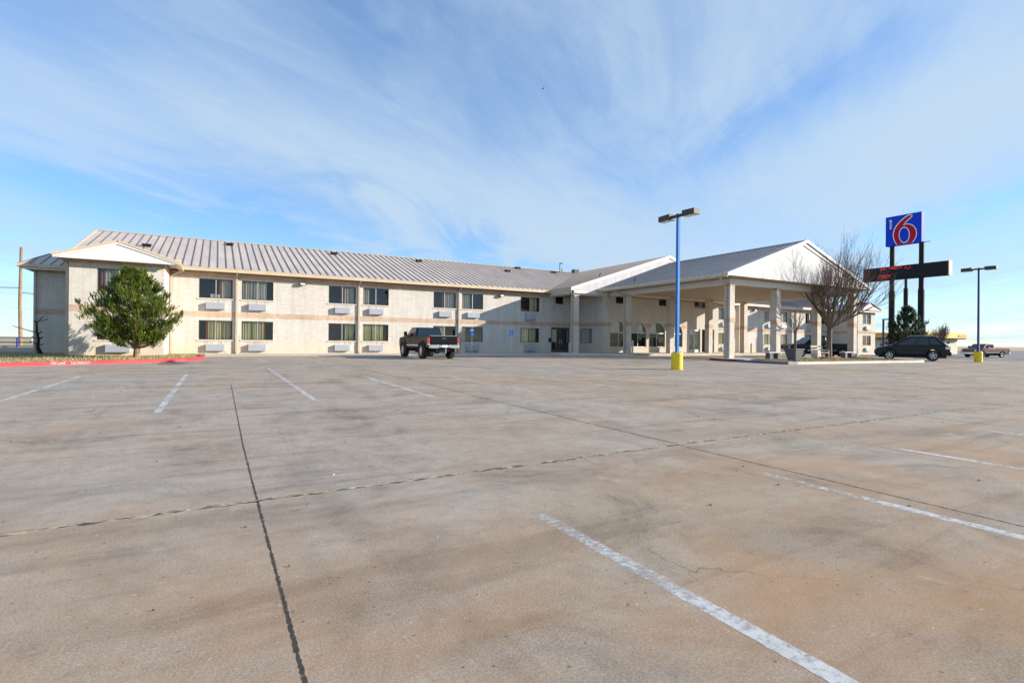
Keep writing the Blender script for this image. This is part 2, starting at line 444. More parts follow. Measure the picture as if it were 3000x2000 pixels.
def strip(m, pts, w, dz, jit=0, n=1, wj=0):
    # flat ribbon following the ground; pts in XY, subdivided
    P = []
    for a, bb in zip(pts[:-1], pts[1:]):
        L = math.dist(a, bb); k = max(1, int(L / n))
        for i in range(k): P.append((a[0] + (bb[0] - a[0]) * i / k, a[1] + (bb[1] - a[1]) * i / k))
    P.append(pts[-1])
    vs = []
    for i, q in enumerate(P):
        a = P[max(0, i - 1)]; bb = P[min(len(P) - 1, i + 1)]
        d = Vector((bb[0] - a[0], bb[1] - a[1])).normalized(); nrm = Vector((-d.y, d.x))
        o = random.uniform(-jit, jit); ww = w * (1 + random.uniform(-wj, wj)) / 2
        for sg in (-1, 1):
            x = q[0] + nrm.x * (o + sg * ww); y = q[1] + nrm.y * (o + sg * ww)
            vs.append((x, y, gz(x, y) + dz))
    m.add(vs, [(2 * i, 2 * i + 1, 2 * i + 3, 2 * i + 2) for i in range(len(P) - 1)])

# expansion joints
j = M()
for x, y0, y1, w in ((.36, 16.3, -1.5, .017), (5.36, 16.6, 4.95, .032), (5.27, 4.9, -2, .024), (11.5, 4.8, -2, .02), (10.6, 9, 4.9, .016)):
    strip(j, [(x, y0), (x - .06, (y0 + y1) / 2), (x - .04, y1)], w, .0006, .0025, .02, .5)
for x, y0, y1 in ((-2.15, 28.6, 27), (7.05, 21.7, 17), (5.3, 24, 17)):
    strip(j, [(x, y0), (x, y1)], .035, .0007, .006, .1, .4)
strip(j, [(-40, 4.69), (-1.3, 4.74), (.36, 4.79), (5.3, 4.92), (11, 4.97), (17, 5.03), (45, 5.09)], .05, .0006, .012, .06, .6)
strip(j, [(-30, 16.53), (.4, 16.18), (5.3, 16.38), (12, 16.58), (30, 16.68)], .05, .0006, .012, .12, .5)
struct(j.build('joints', MAT['joint']))
j = M()
strip(j, [(-40, 4.7), (-1.3, 4.75), (.36, 4.8), (5.3, 4.93), (11, 4.98), (17, 5.04), (45, 5.1)], .040, .0010, .018, .04, .95)
strip(j, [(-30, 16.55), (.4, 16.2), (5.3, 16.4), (12, 16.6), (30, 16.7)], .045, .0010, .015, .12, .5)
strip(j, [(-2.1, 15.3), (-2.25, 21), (-2.42, 28.3)], .05, .0010, .015, .12, .5)
struct(j.build('grassy_joints', MAT['jointgrass']))
# thin random cracks
j = M()
for k in range(3):
    x, y = [(3.6, 4.5), (4.7, 4.1), (7.5, 2.5)][k]
    a = random.uniform(0, 6.28); pts = [(x, y)]
    for i in range(9):
        a += random.uniform(-.5, .5); x += .1 * math.cos(a); y += .1 * math.sin(a); pts.append((x, y))
    strip(j, pts, .006, .0006, .003, .05, .6)
struct(j.build('cracks', MAT['joint']))

# parking stall lines
pl = M()
for x, y0, y1 in ((2.18, 3.42, -2), (4.92, 3.44, -2), (-.86, 20.5, 10.8), (1.85, 23.2, 11.7), (-3.66, 20.6, 11.2), (4.36, 18.1, 11.1)):
    strip(pl, [(x, y0), (x - .02, y1)], .11, .0009, .006, .04, .06)
strip(pl, [(7.66, 3.5), (7.64, -2)], .10, .0009, .006, .04, .06)
struct(pl.build('parking_lines', MAT['linepaint']))
pl = M()
for x, y0, y1 in ((7.1, 21.6, 11.4), (10.1, 16.7, 11), (2.1, 33.2, 28.6), (4.74, 32.6, 28.1), (7.44, 32, 28), (10.6, 3.5, -2), (13.3, 3.6, -1), (15.7, 26, 22), (-3.6, 11.3, 9)):
    strip(pl, [(x, y0), (x, y1)], .10, .0009, .006, .04, .08)
strip(pl, [(-4.6, 16.3), (-2.0, 16.32)], .09, .0012, .004, .2, .1)
strip(pl, [(5.3, 15.9), (7.2, 15.75)], .10, .0012, .004, .2, .1)
struct(pl.build('faded_parking_lines', MAT['linefaint']))

# walk along the building
w_ = sheet([-.6, 20, 30.2], [35.2, 37, 39, 41.0], .012)
struct(w_.build('walkway', MAT['walk']))
w_ = M(); w_.box(30.2, 50, 33.0, 41.2, .1, .405); struct(w_.build('lobby_walkway', MAT['walk']))
w_ = M(); w_.prism([(24.6, 35.2), (30.2, 33.0), (30.2, 41.2), (26.6, 41.2)], 'z', .1, .36)
struct(w_.build('entrance_walkway', MAT['kerb']))

# red kerb and lawn at the left
def band_poly(pts, w):
    out = []
    for i, q in enumerate(pts):
        a = pts[max(0, i - 1)]; bb = pts[min(len(pts) - 1, i + 1)]
        d = Vector((bb[0] - a[0], bb[1] - a[1])).normalized(); out.append((q[0] - d.y * w, q[1] + d.x * w))
    return out
def kerb(name, pts, mat, w=.16, h=.15):
    inner = band_poly(pts, w); k = M(); vs = []
    for (x, y), (xi, yi) in zip(pts, inner):
        z = gz(x, y); bt = .02
        vs += [(x, y, z - .05), (x, y, z + h - bt), (x + (xi - x) * .12, y + (yi - y) * .12, z + h), (xi, yi, z + h), (xi, yi, z - .05)]
    n = len(pts); fs = []
    for i in range(n - 1):
        for q in range(4): fs.append((i * 5 + q, (i + 1) * 5 + q, (i + 1) * 5 + q + 1, i * 5 + q + 1))
    fs += [tuple(range(5)), tuple(range((n - 1) * 5, n * 5))[::-1]]
    k.add(vs, fs); return k.build(name, mat)
LK = [(-40, 13.5), (-25, 19.7), (-15, 23.9), (-7.15, 27.1), (-4.5, 28.3), (-2.5, 29.2), (-1.3, 30.3), (-.75, 31.4), (-.55, 32.6), (-.62, 34.0), (-.7, 35.2)]
ko = struct(kerb('kerb', LK, MAT['redpaint']))
inner = band_poly(LK, .16)
g = M(); n = len(inner)
vs = [(x, y, gz(x, y) + .135) for x, y in inner] + [(x if x < -10 else min(x, -.7), 41.2 if x > -11 else 52, gz(0, 41) + .02) for x, y in inner]
g.add(vs, [(i, i + 1, n + i + 1, n + i) for i in range(n - 1)])
struct(g.build('lawn', MAT['lawn']))
gb = M()
for i in range(7000):
    x = random.uniform(-14, -1.0)
    t = random.random() ** 1.3
    y0 = 27.3 + (x + 7.15) * .43 if x < -2.5 else 29.6 + (x + 2.5) * 1.6
    y = y0 + .2 + t * (36.9 - y0)
    if x < -7.3: y = y0 + .2 + t * (43 - y0)
    zz = gz(x, y0) + .135 + (gz(0, 41) + .02 - gz(x, y0) - .135) * (y - y0) / (41.2 - y0)
    a = random.uniform(0, PI); h = random.uniform(.03, .09); ww = .012
    dx, dy = math.cos(a) * ww, math.sin(a) * ww
    gb.add([(x - dx, y - dy, zz), (x + dx, y + dy, zz), (x + random.uniform(-.04, .04), y + random.uniform(-.04, .04), zz + h)], [(0, 1, 2)])
go = gb.build('lawn_grass', MAT['blade']); tag(go, 'short dry winter grass behind the red kerb', 'grass', kind='stuff')

def text_mesh(name, body, size, mat, matrix, parent=None, extrude=.0, bold=0):
    cu = bpy.data.curves.new(name, 'FONT'); cu.body = body; cu.size = size; cu.extrude = extrude; cu.offset = bold
    cu.align_x = 'CENTER'; cu.align_y = 'CENTER'
    tmp = bpy.data.objects.new(name + '_tmp', cu); COL.objects.link(tmp)
    bpy.context.view_layer.update()
    me = bpy.data.meshes.new_from_object(tmp.evaluated_get(bpy.context.evaluated_depsgraph_get()))
    bpy.data.objects.remove(tmp); bpy.data.curves.remove(cu)
    me.name = name; me.materials.clear(); me.materials.append(mat)
    me.transform(matrix)
    o = bpy.data.objects.new(name, me); COL.objects.link(o)
    if parent is not None: o.parent = parent
    return o
# FIRE LANE NO PARKING stencilled on the kerb face
d = Vector((7.85, 3.2, 0)).normalized(); nrm = Vector((d.y, -d.x, 0))
for body, cx in (('FIRE LANE', -5.62), ('NO PARKING', -4.95)):
    # kerb face line between (-7.15,27.1) and (-2.5,29.2)
    t = (cx + 7.15) / (-4.5 + 7.15)
    cy = 27.1 + t * 1.2 if t < 1 else 28.3 + (cx + 4.5) / 2.0 * .9
    dd = Vector((2.65, 1.2, 0)).normalized() if t < 1 else Vector((2.0, .9, 0)).normalized()
    nn = Vector((dd.y, -dd.x, 0))
    c0 = Vector((cx, cy, gz(cx, cy) + .068)) + nn * .004
    mt = Matrix.Translation(c0) @ Matrix(((dd.x, 0, nn.x, 0), (dd.y, 0, nn.y, 0), (0, 1.45, 0, 0), (0, 0, 0, 1)))
    to = text_mesh('kerb_lettering', body, .105, MAT['linepaint'], mt, ko, bold=.001)

# landscape island by the canopy
IS = [(29.85, 25.1), (29.8, 22.9)]
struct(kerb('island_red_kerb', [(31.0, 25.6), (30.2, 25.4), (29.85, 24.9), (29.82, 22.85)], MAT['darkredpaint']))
struct(kerb('island_blue_kerb', [(29.82, 22.85), (29.78, 20.4), (29.85, 19.6), (30.0, 19.35)], MAT['bluekerb']))
struct(kerb('island_kerb', [(30.0, 19.35), (30.6, 19.15), (38, 18.85), (44.2, 18.4), (45.0, 18.6), (45.7, 19.6), (46.6, 22.4), (47.6, 24.6), (48.4, 25.7)], MAT['kerb']))
g = M()
pp = [(30.9, 25.5), (30.05, 25.1), (29.97, 22.8), (29.95, 20.2), (30.2, 19.5), (38, 19.0), (44.2, 18.55), (44.9, 18.75), (45.5, 19.7), (46.4, 22.4), (47.4, 24.6), (48.2, 25.6)]
g.add([(x, y, gz(x, y) + .13) for x, y in pp], [tuple(range(len(pp)))])
struct(g.build('island_lawn', MAT['lawn']))
g = M(); g.box(30.0, 31.9, 22.4, 25.5, .1, .305); g.box(31.9, 48, 24.0, 25.6, .1, .30)
struct(g.build('island_paving', MAT['concrete']))
gb = M()
for i in range(3500):
    x = random.uniform(30.4, 45.5); y = random.uniform(19.2, 23.9)
    if x > 44.8 and y < 20: continue
    a = random.uniform(0, PI); h = random.uniform(.03, .08); ww = .014
    dx, dy = math.cos(a) * ww, math.sin(a) * ww; zz = gz(x, y) + .13
    gb.add([(x - dx, y - dy, zz), (x + dx, y + dy, zz), (x + random.uniform(-.03, .03), y, zz + h)], [(0, 1, 2)])
tag(gb.build('island_grass', MAT['blade']), 'dry grass on the kerbed island by the canopy', 'grass', kind='stuff')
# kerb and road far right
struct(kerb('road_kerb', [(54.5, 23.2), (60, 20.0), (75, 12), (95, 2)], MAT['kerb'], h=.13))
struct(kerb('far_kerb', [(62, 31.5), (75, 24.4), (110, 5)], MAT['bluekerb'], h=.12))
r_ = sheet([75.0, 110, 300], [-40, 0, 6, 20, 41, 70], -.02); struct(r_.build('road', MAT['asphalt']))

# ------------------------------------------------------------------ MOTEL
mot = thing('motel_building', 'long two-storey cream brick motel with metal roof, white gables and entrance canopy', 'motel', (0, 41, .28))
ZB, ZE = .0, 5.80   # wall bottom (buried) and top
class Wall:
    # wall on plane: axis 'y' -> constant Y facing -Y, running along X; axis 'x' -> constant X, facing sgn*X
    def __init__(s, axis, c, a, b, z0, z1, holes, depth=.12, face=-1):
        us = sorted({a, b} | {h[0] for h in holes} | {h[1] for h in holes}); zs = sorted({z0, z1} | {h[2] for h in holes} | {h[3] for h in holes})
        s.m = M()
        def P(u, z, dd=0):
            return (u, c - face * dd, z) if axis == 'y' else (c - face * dd, u, z)
        for i in range(len(us) - 1):
            for k in range(len(zs) - 1):
                um, zm = (us[i] + us[i + 1]) / 2, (zs[k] + zs[k + 1]) / 2
                if any(h[0] < um < h[1] and h[2] < zm < h[3] for h in holes): continue
                s.m.quad(P(us[i], zs[k]), P(us[i + 1], zs[k]), P(us[i + 1], zs[k + 1]), P(us[i], zs[k + 1]))
        for u0, u1, w0, w1 in [h[:4] for h in holes]:
            s.m.quad(P(u0, w0), P(u0, w0, depth), P(u0, w1, depth), P(u0, w1))
            s.m.quad(P(u1, w0), P(u1, w0, depth), P(u1, w1, depth), P(u1, w1))
            s.m.quad(P(u0, w0), P(u1, w0), P(u1, w0, depth), P(u0, w0, depth))
            s.m.quad(P(u0, w1), P(u1, w1), P(u1, w1, depth), P(u0, w1, depth))

def tr_pts(m, axis, c, face):
    # m built with coords (u, d, z): u along the wall, d depth inward
    out = M(); out.f = m.f; out.m = m.m
    out.v = [(v[0], c - face * v[1], v[2]) if axis == 'y' else (c - face * v[1], v[0], v[2]) for v in m.v]
    return out

def window(axis, c, u0, u1, z0, z1, curtain=None, face=-1, mull=True, cmat='curtain', red=None, dark=False, frame='frame', sill=True):
    D = .085
    f = M(); t = .045
    f.box(u0, u0 + t, D - .03, D + .03, z0, z1); f.box(u1 - t, u1, D - .03, D + .03, z0, z1)
    f.box(u0 + t, u1 - t, D - .03, D + .03, z0, z0 + t); f.box(u0 + t, u1 - t, D - .03, D + .03, z1 - t, z1)
    fo = tr_pts(f, axis, c, face).build('window', MAT[frame], mot)
    if mull:
        q = M(); um = (u0 + u1) / 2
        q.box(um - .03, um + .03, D - .036, D + .035, z0 + t, z1 - t)
        tr_pts(q, axis, c, face).build('mullion', MAT['alum'], fo)
    pn = M(); pn.quad((u0 + t, D, z0 + t), (u1 - t, D, z0 + t), (u1 - t, D, z1 - t), (u0 + t, D, z1 - t))
    tr_pts(pn, axis, c, face).build('pane', MAT['glass'], fo)
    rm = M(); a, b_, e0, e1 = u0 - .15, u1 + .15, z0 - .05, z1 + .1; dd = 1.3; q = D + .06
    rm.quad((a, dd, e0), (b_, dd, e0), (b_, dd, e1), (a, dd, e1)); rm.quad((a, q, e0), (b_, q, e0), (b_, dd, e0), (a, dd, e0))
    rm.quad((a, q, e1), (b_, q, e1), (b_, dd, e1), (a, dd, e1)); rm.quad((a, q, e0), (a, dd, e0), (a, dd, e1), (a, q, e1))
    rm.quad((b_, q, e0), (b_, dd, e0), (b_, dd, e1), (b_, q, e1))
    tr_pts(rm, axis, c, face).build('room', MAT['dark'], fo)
    if curtain:
        for (k0, k1, cm) in curtain:
            cu = M(); a = u0 + t + (u1 - u0 - 2 * t) * k0; b_ = u0 + t + (u1 - u0 - 2 * t) * k1
            nseg = max(4, int((b_ - a) / .04)); vs = []
            for i in range(nseg + 1):
                uu = a + (b_ - a) * i / nseg; dq = D + .16 + .035 * math.sin(i * 1.55 + u0 * 3) + random.uniform(-.008, .008)
                vs += [(uu, dq, z0 + .03), (uu, dq, z1 - .02)]
            cu.add(vs, [(2 * i, 2 * i + 2, 2 * i + 3, 2 * i + 1) for i in range(nseg)])
            tr_pts(cu, axis, c, face).build('curtain', MAT[cm], fo)
    if sill:
        s_ = M(); s_.box(u0 - .08, u1 + .08, -.05, .05, z0 - .075, z0 - .003)
        tr_pts(s_, axis, c, face).build('sill', MAT['sill'], fo)
    return fo

def ac_unit(axis, c, u0, u1, z0, z1, face=-1):
    a = M(); a.box(u0, u1, -.26, .02, z0, z1)
    ao = tr_pts(a, axis, c, face).build('air_conditioner', MAT['ac'], mot, bevel=.015)
    g = M(); n = 6
    for i in range(n):
        z = z0 + .05 + (z1 - z0 - .1) * i / (n - 1)
        g.box(u0 + .05, u1 - .05, -.266, -.258, z - .007, z + .007)
    tr_pts(g, axis, c, face).build('grille', MAT['acslot'], ao)

UP, LO = (4.06, 5.37), (1.25, 2.56)
Yc, Cc, Rd = 'curtain', 'curtaincream', 'curtainred'
wl = [  # x0,x1, upper curtains, lower curtains
    (-1.04, .96, [(.60, .67, Rd), (.67, .97, Cc)], [(.20, .26, Rd), (.26, .72, Yc), (.74, .98, Yc)]),
    (1.52, 3.52, [(.02, .80, Cc)], [(.02, .30, Yc), (.33, .73, Yc), (.73, .77, Rd)]),
    (7.31, 9.31, [(.55, .60, Rd), (.60, .97, Cc)], [(.62, .97, Yc)]),
    (9.86, 11.86, [(.02, .26, Cc)], [(.02, .34, Yc), (.36, .84, Yc)]),
    (15.62, 17.62, [(.40, .47, Rd), (.50, .66, Cc), (.67, .98, Cc)], [(.1, .5, Yc)]),
    (18.18, 20.18, [(.02, .42, Cc)], [(.04, .2, Cc)]),
    (23.97, 25.97, [(.55, .95, Yc)], [(.12, .46, Yc), (.5, .88, Yc)]),
]
holes = []
for x0, x1, cu, cl in wl:
    holes += [(x0, x1) + UP, (x0, x1) + LO]
DOORM = (27.3, 29.42, 0.0, 2.69)
SMALL = (27.75, 28.65, 4.9, 5.6)
wall = Wall('y', 41, -2.8, 30.5, ZB, ZE, holes + [DOORM, SMALL]).m
# right part of the main wall
wr = [
    (50.35, 52.35, [(.02, .4, Cc)], [(.05, .5, Yc)]),
    (58.65, 60.65, [(.5, .95, Cc)], [(.05, .45, Yc), (.6, .95, Yc)]),
    (61.25, 63.25, [(.05, .9, Cc)], [(.5, .95, Yc)]),
    (67.1, 69.1, [(.4, .9, Cc)], [(.1, .7, Yc)]),
    (69.7, 71.7, [(.1, .5, Cc)], [(.3, .9, Yc)]),
]
h2 = []
for x0, x1, cu, cl in wr: h2 += [(x0, x1) + UP, (x0, x1) + LO]
w2 = Wall('y', 41, 45.8, 73.0, ZB, ZE, h2).m; wall.add(w2.v, w2.f)
# left bay (front Y 37.2)
BX0, BX1, BY = -7.1, -2.7, 37.2
bh_ = [(-5.87, -3.87, 3.92, 5.23), (-5.87, -3.87, 1.2, 2.5)]
for q in (Wall('y', BY, BX0, BX1, ZB, ZE, bh_).m, Wall('x', BX1, BY, 41, ZB, ZE, [], face=1).m, Wall('x', BX0, BY, 44.4, ZB, ZE, []).m,
          Wall('y', 44.4, -10.2, BX0, ZB, ZE, []).m, Wall('x', -10.2, 44.4, 62, ZB, ZE, []).m, Wall('y', 62, -10.2, 79, ZB, ZE, [], face=1).m,
          Wall('x', 79, 45, 62, ZB, ZE, [], face=1).m, Wall('y', 45, 77.3, 79, ZB, ZE, []).m):
    wall.add(q.v, q.f)
# right bay
RX0, RX1, RY = 73.0, 77.3, 37.6
rh = [(74.2, 76.2, 4.06, 5.37), (74.2, 76.2, 1.25, 2.56)]
for q in (Wall('y', RY, RX0, RX1, ZB, ZE, rh).m, Wall('x', RX0, RY, 41, ZB, ZE, []).m, Wall('x', RX1, RY, 45, ZB, ZE, [], face=1).m):
    wall.add(q.v, q.f)
# lobby block: side wall X=30.5, front wall Y=37.4
LY = 37.4
q = Wall('x', 30.5, LY, 41, ZB, ZE, [(38.95, 40.8, 1.25, 2.58)]).m; wall.add(q.v, q.f)
arches = [31.36, 33.76, 36.2, 38.6]; AW = 2.05; SPR = 2.25; SIL = .92
DR1 = (41.55, 43.2, .0, 2.76); SD = (43.45, 44.1, .4, 2.76); DR2 = (44.7, 45.3, .0, 2.76)
sm = [(32.0, 32.95, 4.93, 5.6), (37.4, 38.4, 4.93, 5.6), (42.3, 43.95, 4.93, 5.6)]
ah = [(a, a + AW, SIL, SPR + AW / 2) for a in arches]
q = Wall('y', LY, 30.5, 45.8, ZB, ZE, ah + [DR1, SD, DR2] + sm, depth=.16).m; wall.add(q.v, q.f)
q = Wall('x', 45.8, LY, 41, ZB, ZE, [], face=1).m; wall.add(q.v, q.f)
# fill the corners above each arch
for a in arches:
    cx = a + AW / 2; R = AW / 2; top = SPR + R; n = 14
    for i in range(n):
        t0, t1 = PI * i / n, PI * (i + 1) / n
        p0 = (cx + R * math.cos(t0), SPR + R * math.sin(t0)); p1 = (cx + R * math.cos(t1), SPR + R * math.sin(t1))
        wall.quad((p0[0], LY, p0[1]), (p0[0], LY, top), (p1[0], LY, top), (p1[0], LY, p1[1]))
        wall.quad((p0[0], LY, p0[1]), (p1[0], LY, p1[1]), (p1[0], LY + .16, p1[1]), (p0[0], LY + .16, p0[1]))
wall.build('wall', MAT['brick'], mot)

# interior dark backing of small openings
for h in (SMALL,): window('y', 41, *h, mull=False, sill=False)
for h in sm: window('y', LY, *h, mull=h[1] - h[0] > 1.2, sill=False, curtain=[(.55, .98, Cc)] if h[1] - h[0] > 1.2 else None)
window('x', 30.5, 38.95, 40.8, 1.25, 2.58, mull=False)
random.seed(3)
for x0, x1, cu, cl in wl + wr:
    window('y', 41, x0, x1, *UP, curtain=cu); window('y', 41, x0, x1, *LO, curtain=cl)
    if x0 != 67.1 or True:
        for zc in (3.54, .72):
            ac_unit('y', 41, x0 + .42, x0 + 1.55, zc - .22, zc + .22)
window('y', BY, *bh_[0], curtain=[(.02, .10, Rd), (.12, .45, Cc), (.5, .95, Cc)]); window('y', BY, *bh_[1], curtain=[(.1, .8, Yc)])
ac_unit('y', BY, -5.45, -4.3, .5, .94); ac_unit('y', BY, -5.45, -4.3, 3.2, 3.62)
window('y', RY, *rh[0], curtain=[(.05, .4, Cc), (.45, .8, Cc)]); window('y', RY, *rh[1], curtain=[(.3, .7, Cc)])
ac_unit('y', RY, 74.6, 75.7, 3.32, 3.76); ac_unit('y', RY, 74.6, 75.7, .5, .94)
# paper boxes on a sill of the first upper window
bx = M(); bx.box(-.36, -.08, 41.13, 41.3, 4.11, 4.36); bx.box(-.05, .0, 41.13, 41.3, 4.11, 4.36); bx.box(.05, .2, 41.14, 41.3, 4.11, 4.34)
tag(recenter(bx.build('paper_cup_stack', MAT['paper'])), 'white paper stacks standing inside the upper window above the leftmost roof downpipe', 'papers')

# drip stains below sills and wall units (real dirt, soft edged)
dm, nt, b = nodes('drip_stain')
out = [n for n in nt.nodes if n.type == 'OUTPUT_MATERIAL'][0]
b.inputs['Base Color'].default_value = (.40, .31, .21, 1); b.inputs['Roughness'].default_value = .95
mp = pos(nt, (5, 5, .55)); f = noise(nt, mp, 2.2, 5, .6); a = ramp(nt, f, [(.46, G(0)), (.66, G(.42))])
tr_ = N(nt, 'ShaderNodeBsdfTransparent'); mx = N(nt, 'ShaderNodeMixShader'); nt.links.new(a, mx.inputs[0]); nt.links.new(tr_.outputs[0], mx.inputs[1]); nt.links.new(b.outputs[0], mx.inputs[2]); nt.links.new(mx.outputs[0], out.inputs['Surface'])
for x0, x1, cu, cl in wl + wr:
    for za, zb_ in ((3.32, 3.15), (3.98, 3.77), (.5, .32), (1.17, .95)):
        q = M(); q.quad((x0 + .3, 40.994, zb_), (x1 - .3, 40.994, zb_), (x1 - .3, 40.994, za), (x0 + .3, 40.994, za)); q.build('drip_stain', dm, mot)
for x in (1.2, 9.53, 17.87):
    q = M(); q.quad((x - .35, 40.993, .3), (x + .35, 40.993, .3), (x + .3, 40.993, 1.6), (x - .3, 40.993, 1.6)); q.build('drip_stain', dm, mot)

# arched windows
for a in arches:
    cx = a + AW / 2; R = AW / 2; D = .12
    fr = M(); t = .05
    fr.box(a, a + t, LY + D - .03, LY + D + .03, SIL, SPR); fr.box(a + AW - t, a + AW, LY + D - .03, LY + D + .03, SIL, SPR)
    fr.box(a + t, a + AW - t, LY + D - .03, LY + D + .03, SIL, SIL + t)
    fr.box(a + t, a + AW - t, LY + D - .035, LY + D + .035, SPR - .05, SPR + .05); fr.box(cx - .03, cx + .03, LY + D - .033, LY + D + .033, SIL + t, SPR - .05)
    n = 14
    for i in range(n):
        t0, t1 = PI * i / n, PI * (i + 1) / n
        for (ra, rb) in ((R, R - .05),):
            q = [(cx + r * math.cos(tt), SPR + r * math.sin(tt)) for r, tt in ((ra, t0), (ra, t1), (rb, t1), (rb, t0))]
            fr.prism(q, 'y', LY + D - .03, LY + D + .03)
    fo = fr.build('arched_window', MAT['alum'], mot)
    pn = M(); pts = [(a + t, SIL + t), (a + AW - t, SIL + t)] + [(cx + (R - .05) * math.cos(PI * i / n), SPR + (R - .05) * math.sin(PI * i / n)) for i in range(n + 1)]
    pn.add([(x, LY + D, z) for x, z in pts], [tuple(range(len(pts)))])
    pn.build('pane', MAT['lobbyglass'], fo)
    # pale roller screen behind part of the fanlight
    bl = M(); k = arches.index(a); lim = [(.02, .62), (.12, .85), (.03, .5), (.02, .6)][k]
    xa, xb = a + AW * lim[0], a + AW * lim[1]; top = []
    for i in range(9):
        x = xb + (xa - xb) * i / 8; dx = x - cx; top.append((x, SPR + math.sqrt(max(0, (R - .06) ** 2 - dx * dx))))
    ppp = [(xa, SPR + .04), (xb, SPR + .04)] + top
    bl.add([(x, LY + D + .10, max(z, SPR + .05) if i > 1 else z) for i, (x, z) in enumerate(ppp)], [tuple(range(len(ppp)))])
    bl.build('blind', MAT['paper'], fo)
    s_ = M(); s_.box(a - .06, a + AW + .06, LY - .05, LY + .05, SIL - .07, SIL - .003); s_.build('sill', MAT['sill'], fo)
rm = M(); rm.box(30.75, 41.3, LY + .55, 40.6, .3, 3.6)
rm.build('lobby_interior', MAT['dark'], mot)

# doors
def door(x0, x1, Y, z0, z1, mat, leaves=2, depth=.12, transom=False, glassm='glassdark'):
    f = M(); t = .07; y0, y1 = Y + depth - .04, Y + depth + .03
    f.box(x0, x0 + t, y0, y1, z0, z1); f.box(x1 - t, x1, y0, y1, z0, z1); f.box(x0 + t, x1 - t, y0, y1, z1 - t, z1)
    zt = z1 - t
    w = (x1 - x0 - 2 * t) / leaves
    for k in range(leaves):
        a = x0 + t + w * k
        f.box(a + .005, a + .09, y0 + .01, y1, z0, zt); f.box(a + w - .09, a + w - .005, y0 + .01, y1, z0, zt)
        f.box(a + .09, a + w - .09, y0 + .01, y1, z0, z0 + .3); f.box(a + .09, a + w - .09, y0 + .01, y1, zt - .12, zt)
    do = f.build('door', mat, mot)
    p_ = M()
    for k in range(leaves):
        a = x0 + t + w * k
        p_.box(a + .09, a + w - .09, Y + depth - .01, Y + depth + .005, z0 + .3, zt - .12)
    p_.build('pane', MAT[glassm], do)
    zc = z0 + 1.05
    for k in range(leaves):
        h = M()
        a = x0 + t + w * k + (w - .13 if (k == 0) else .13)
        h.tube([(a, y0 - .05, zc - .18), (a, y0 - .05, zc + .18)], .02, 6); h.tube([(a, y0 + .01, zc + .15), (a, y0 - .05, zc + .15)], .014, 6); h.tube([(a, y0 + .01, zc - .15), (a, y0 - .05, zc - .15)], .014, 6)
        h.build('handle', MAT['handle'], do)
    return do
door(27.3, 29.42, 41, .30, 2.69, MAT['frame'])
d1 = door(41.55, 43.2, LY, .40, 2.76, MAT['alum'])
d2 = door(44.7, 45.3, LY, .40, 2.76, MAT['alum'], leaves=1)
pp = M(); pp.box(41.75, 42.15, LY + .085, LY + .09, 2.2, 2.52); pp.build('notice', MAT['paper'], d1)
window('y', LY, *SD, mull=False, sill=False)

# stringcourse and top brick band (few mm proud)
bd = M()
def bnd(x0, x1, Y, z0, z1, pr=.012):
    bd.box(x0, x1, Y - pr, Y + .05, z0, z1)
def bndx(X, y0, y1, z0, z1, face=-1, pr=.012):
    a, b_ = (X - pr, X + .05) if face < 0 else (X - .05, X + pr)
    bd.box(a, b_, y0, y1, z0, z1)
for z0, z1 in ((2.79, 3.14), (5.47, 5.79)):
    def seg(x0, x1, Y, cut=()):
        xs = [x0] + [c for cc in cut for c in cc] + [x1]
        for i in range(0, len(xs), 2): bnd(xs[i], xs[i + 1], Y, z0, z1)
    top = z0 > 5
    seg(-2.7, 30.48, 41, [(27.75, 28.65)] if top else [])
    seg(45.82, 73, 41); seg(BX0, BX1, BY); seg(-10.2, BX0, 44.4); seg(RX0, RX1, RY)
    bndx(BX1, BY, 40.98, z0, z1, 1); bndx(RX0, RY, 40.98, z0, z1, -1)
    bndx(30.5, LY, 40.98, z0, z1, -1)
    if top: seg(30.5, 45.8, LY, [(32.0, 32.95), (37.4, 38.4), (42.3, 43.95)])
    else:
        # the lobby course is interrupted by the arch heads
        xs = [30.5]
        for a in arches:
            cx = a + AW / 2; R = AW / 2; half = math.sqrt(max(0, R * R - (z0 - SPR) ** 2)); xs += [cx - half - .02, cx + half + .02]
        xs.append(41.4)
        for i in range(0, len(xs), 2): bnd(xs[i], xs[i + 1], LY, z0, z1)
bd.build('brick_band', MAT['band'], mot)

# ---- roofs with standing seams
SL = 1 / 3
def zmain(Y): return 6.05 + SL * (Y - 40.35)
rf = M()
RXL, RXR, RY_, RZ = -8.05, 79.4, 50.95, zmain(50.95)
def slab(m, a, b_, c, d, t=.05):
    n = (Vector(b_) - Vector(a)).cross(Vector(d) - Vector(a)).normalized()
    if n.z < 0: n = -n
    lo = [tuple(Vector(p) - n * t) for p in (a, b_, c, d)]
    m.add([a, b_, c, d] + lo, [(0, 1, 2, 3), (7, 6, 5, 4), (0, 4, 5, 1), (1, 5, 6, 2), (2, 6, 7, 3), (3, 7, 4, 0)])
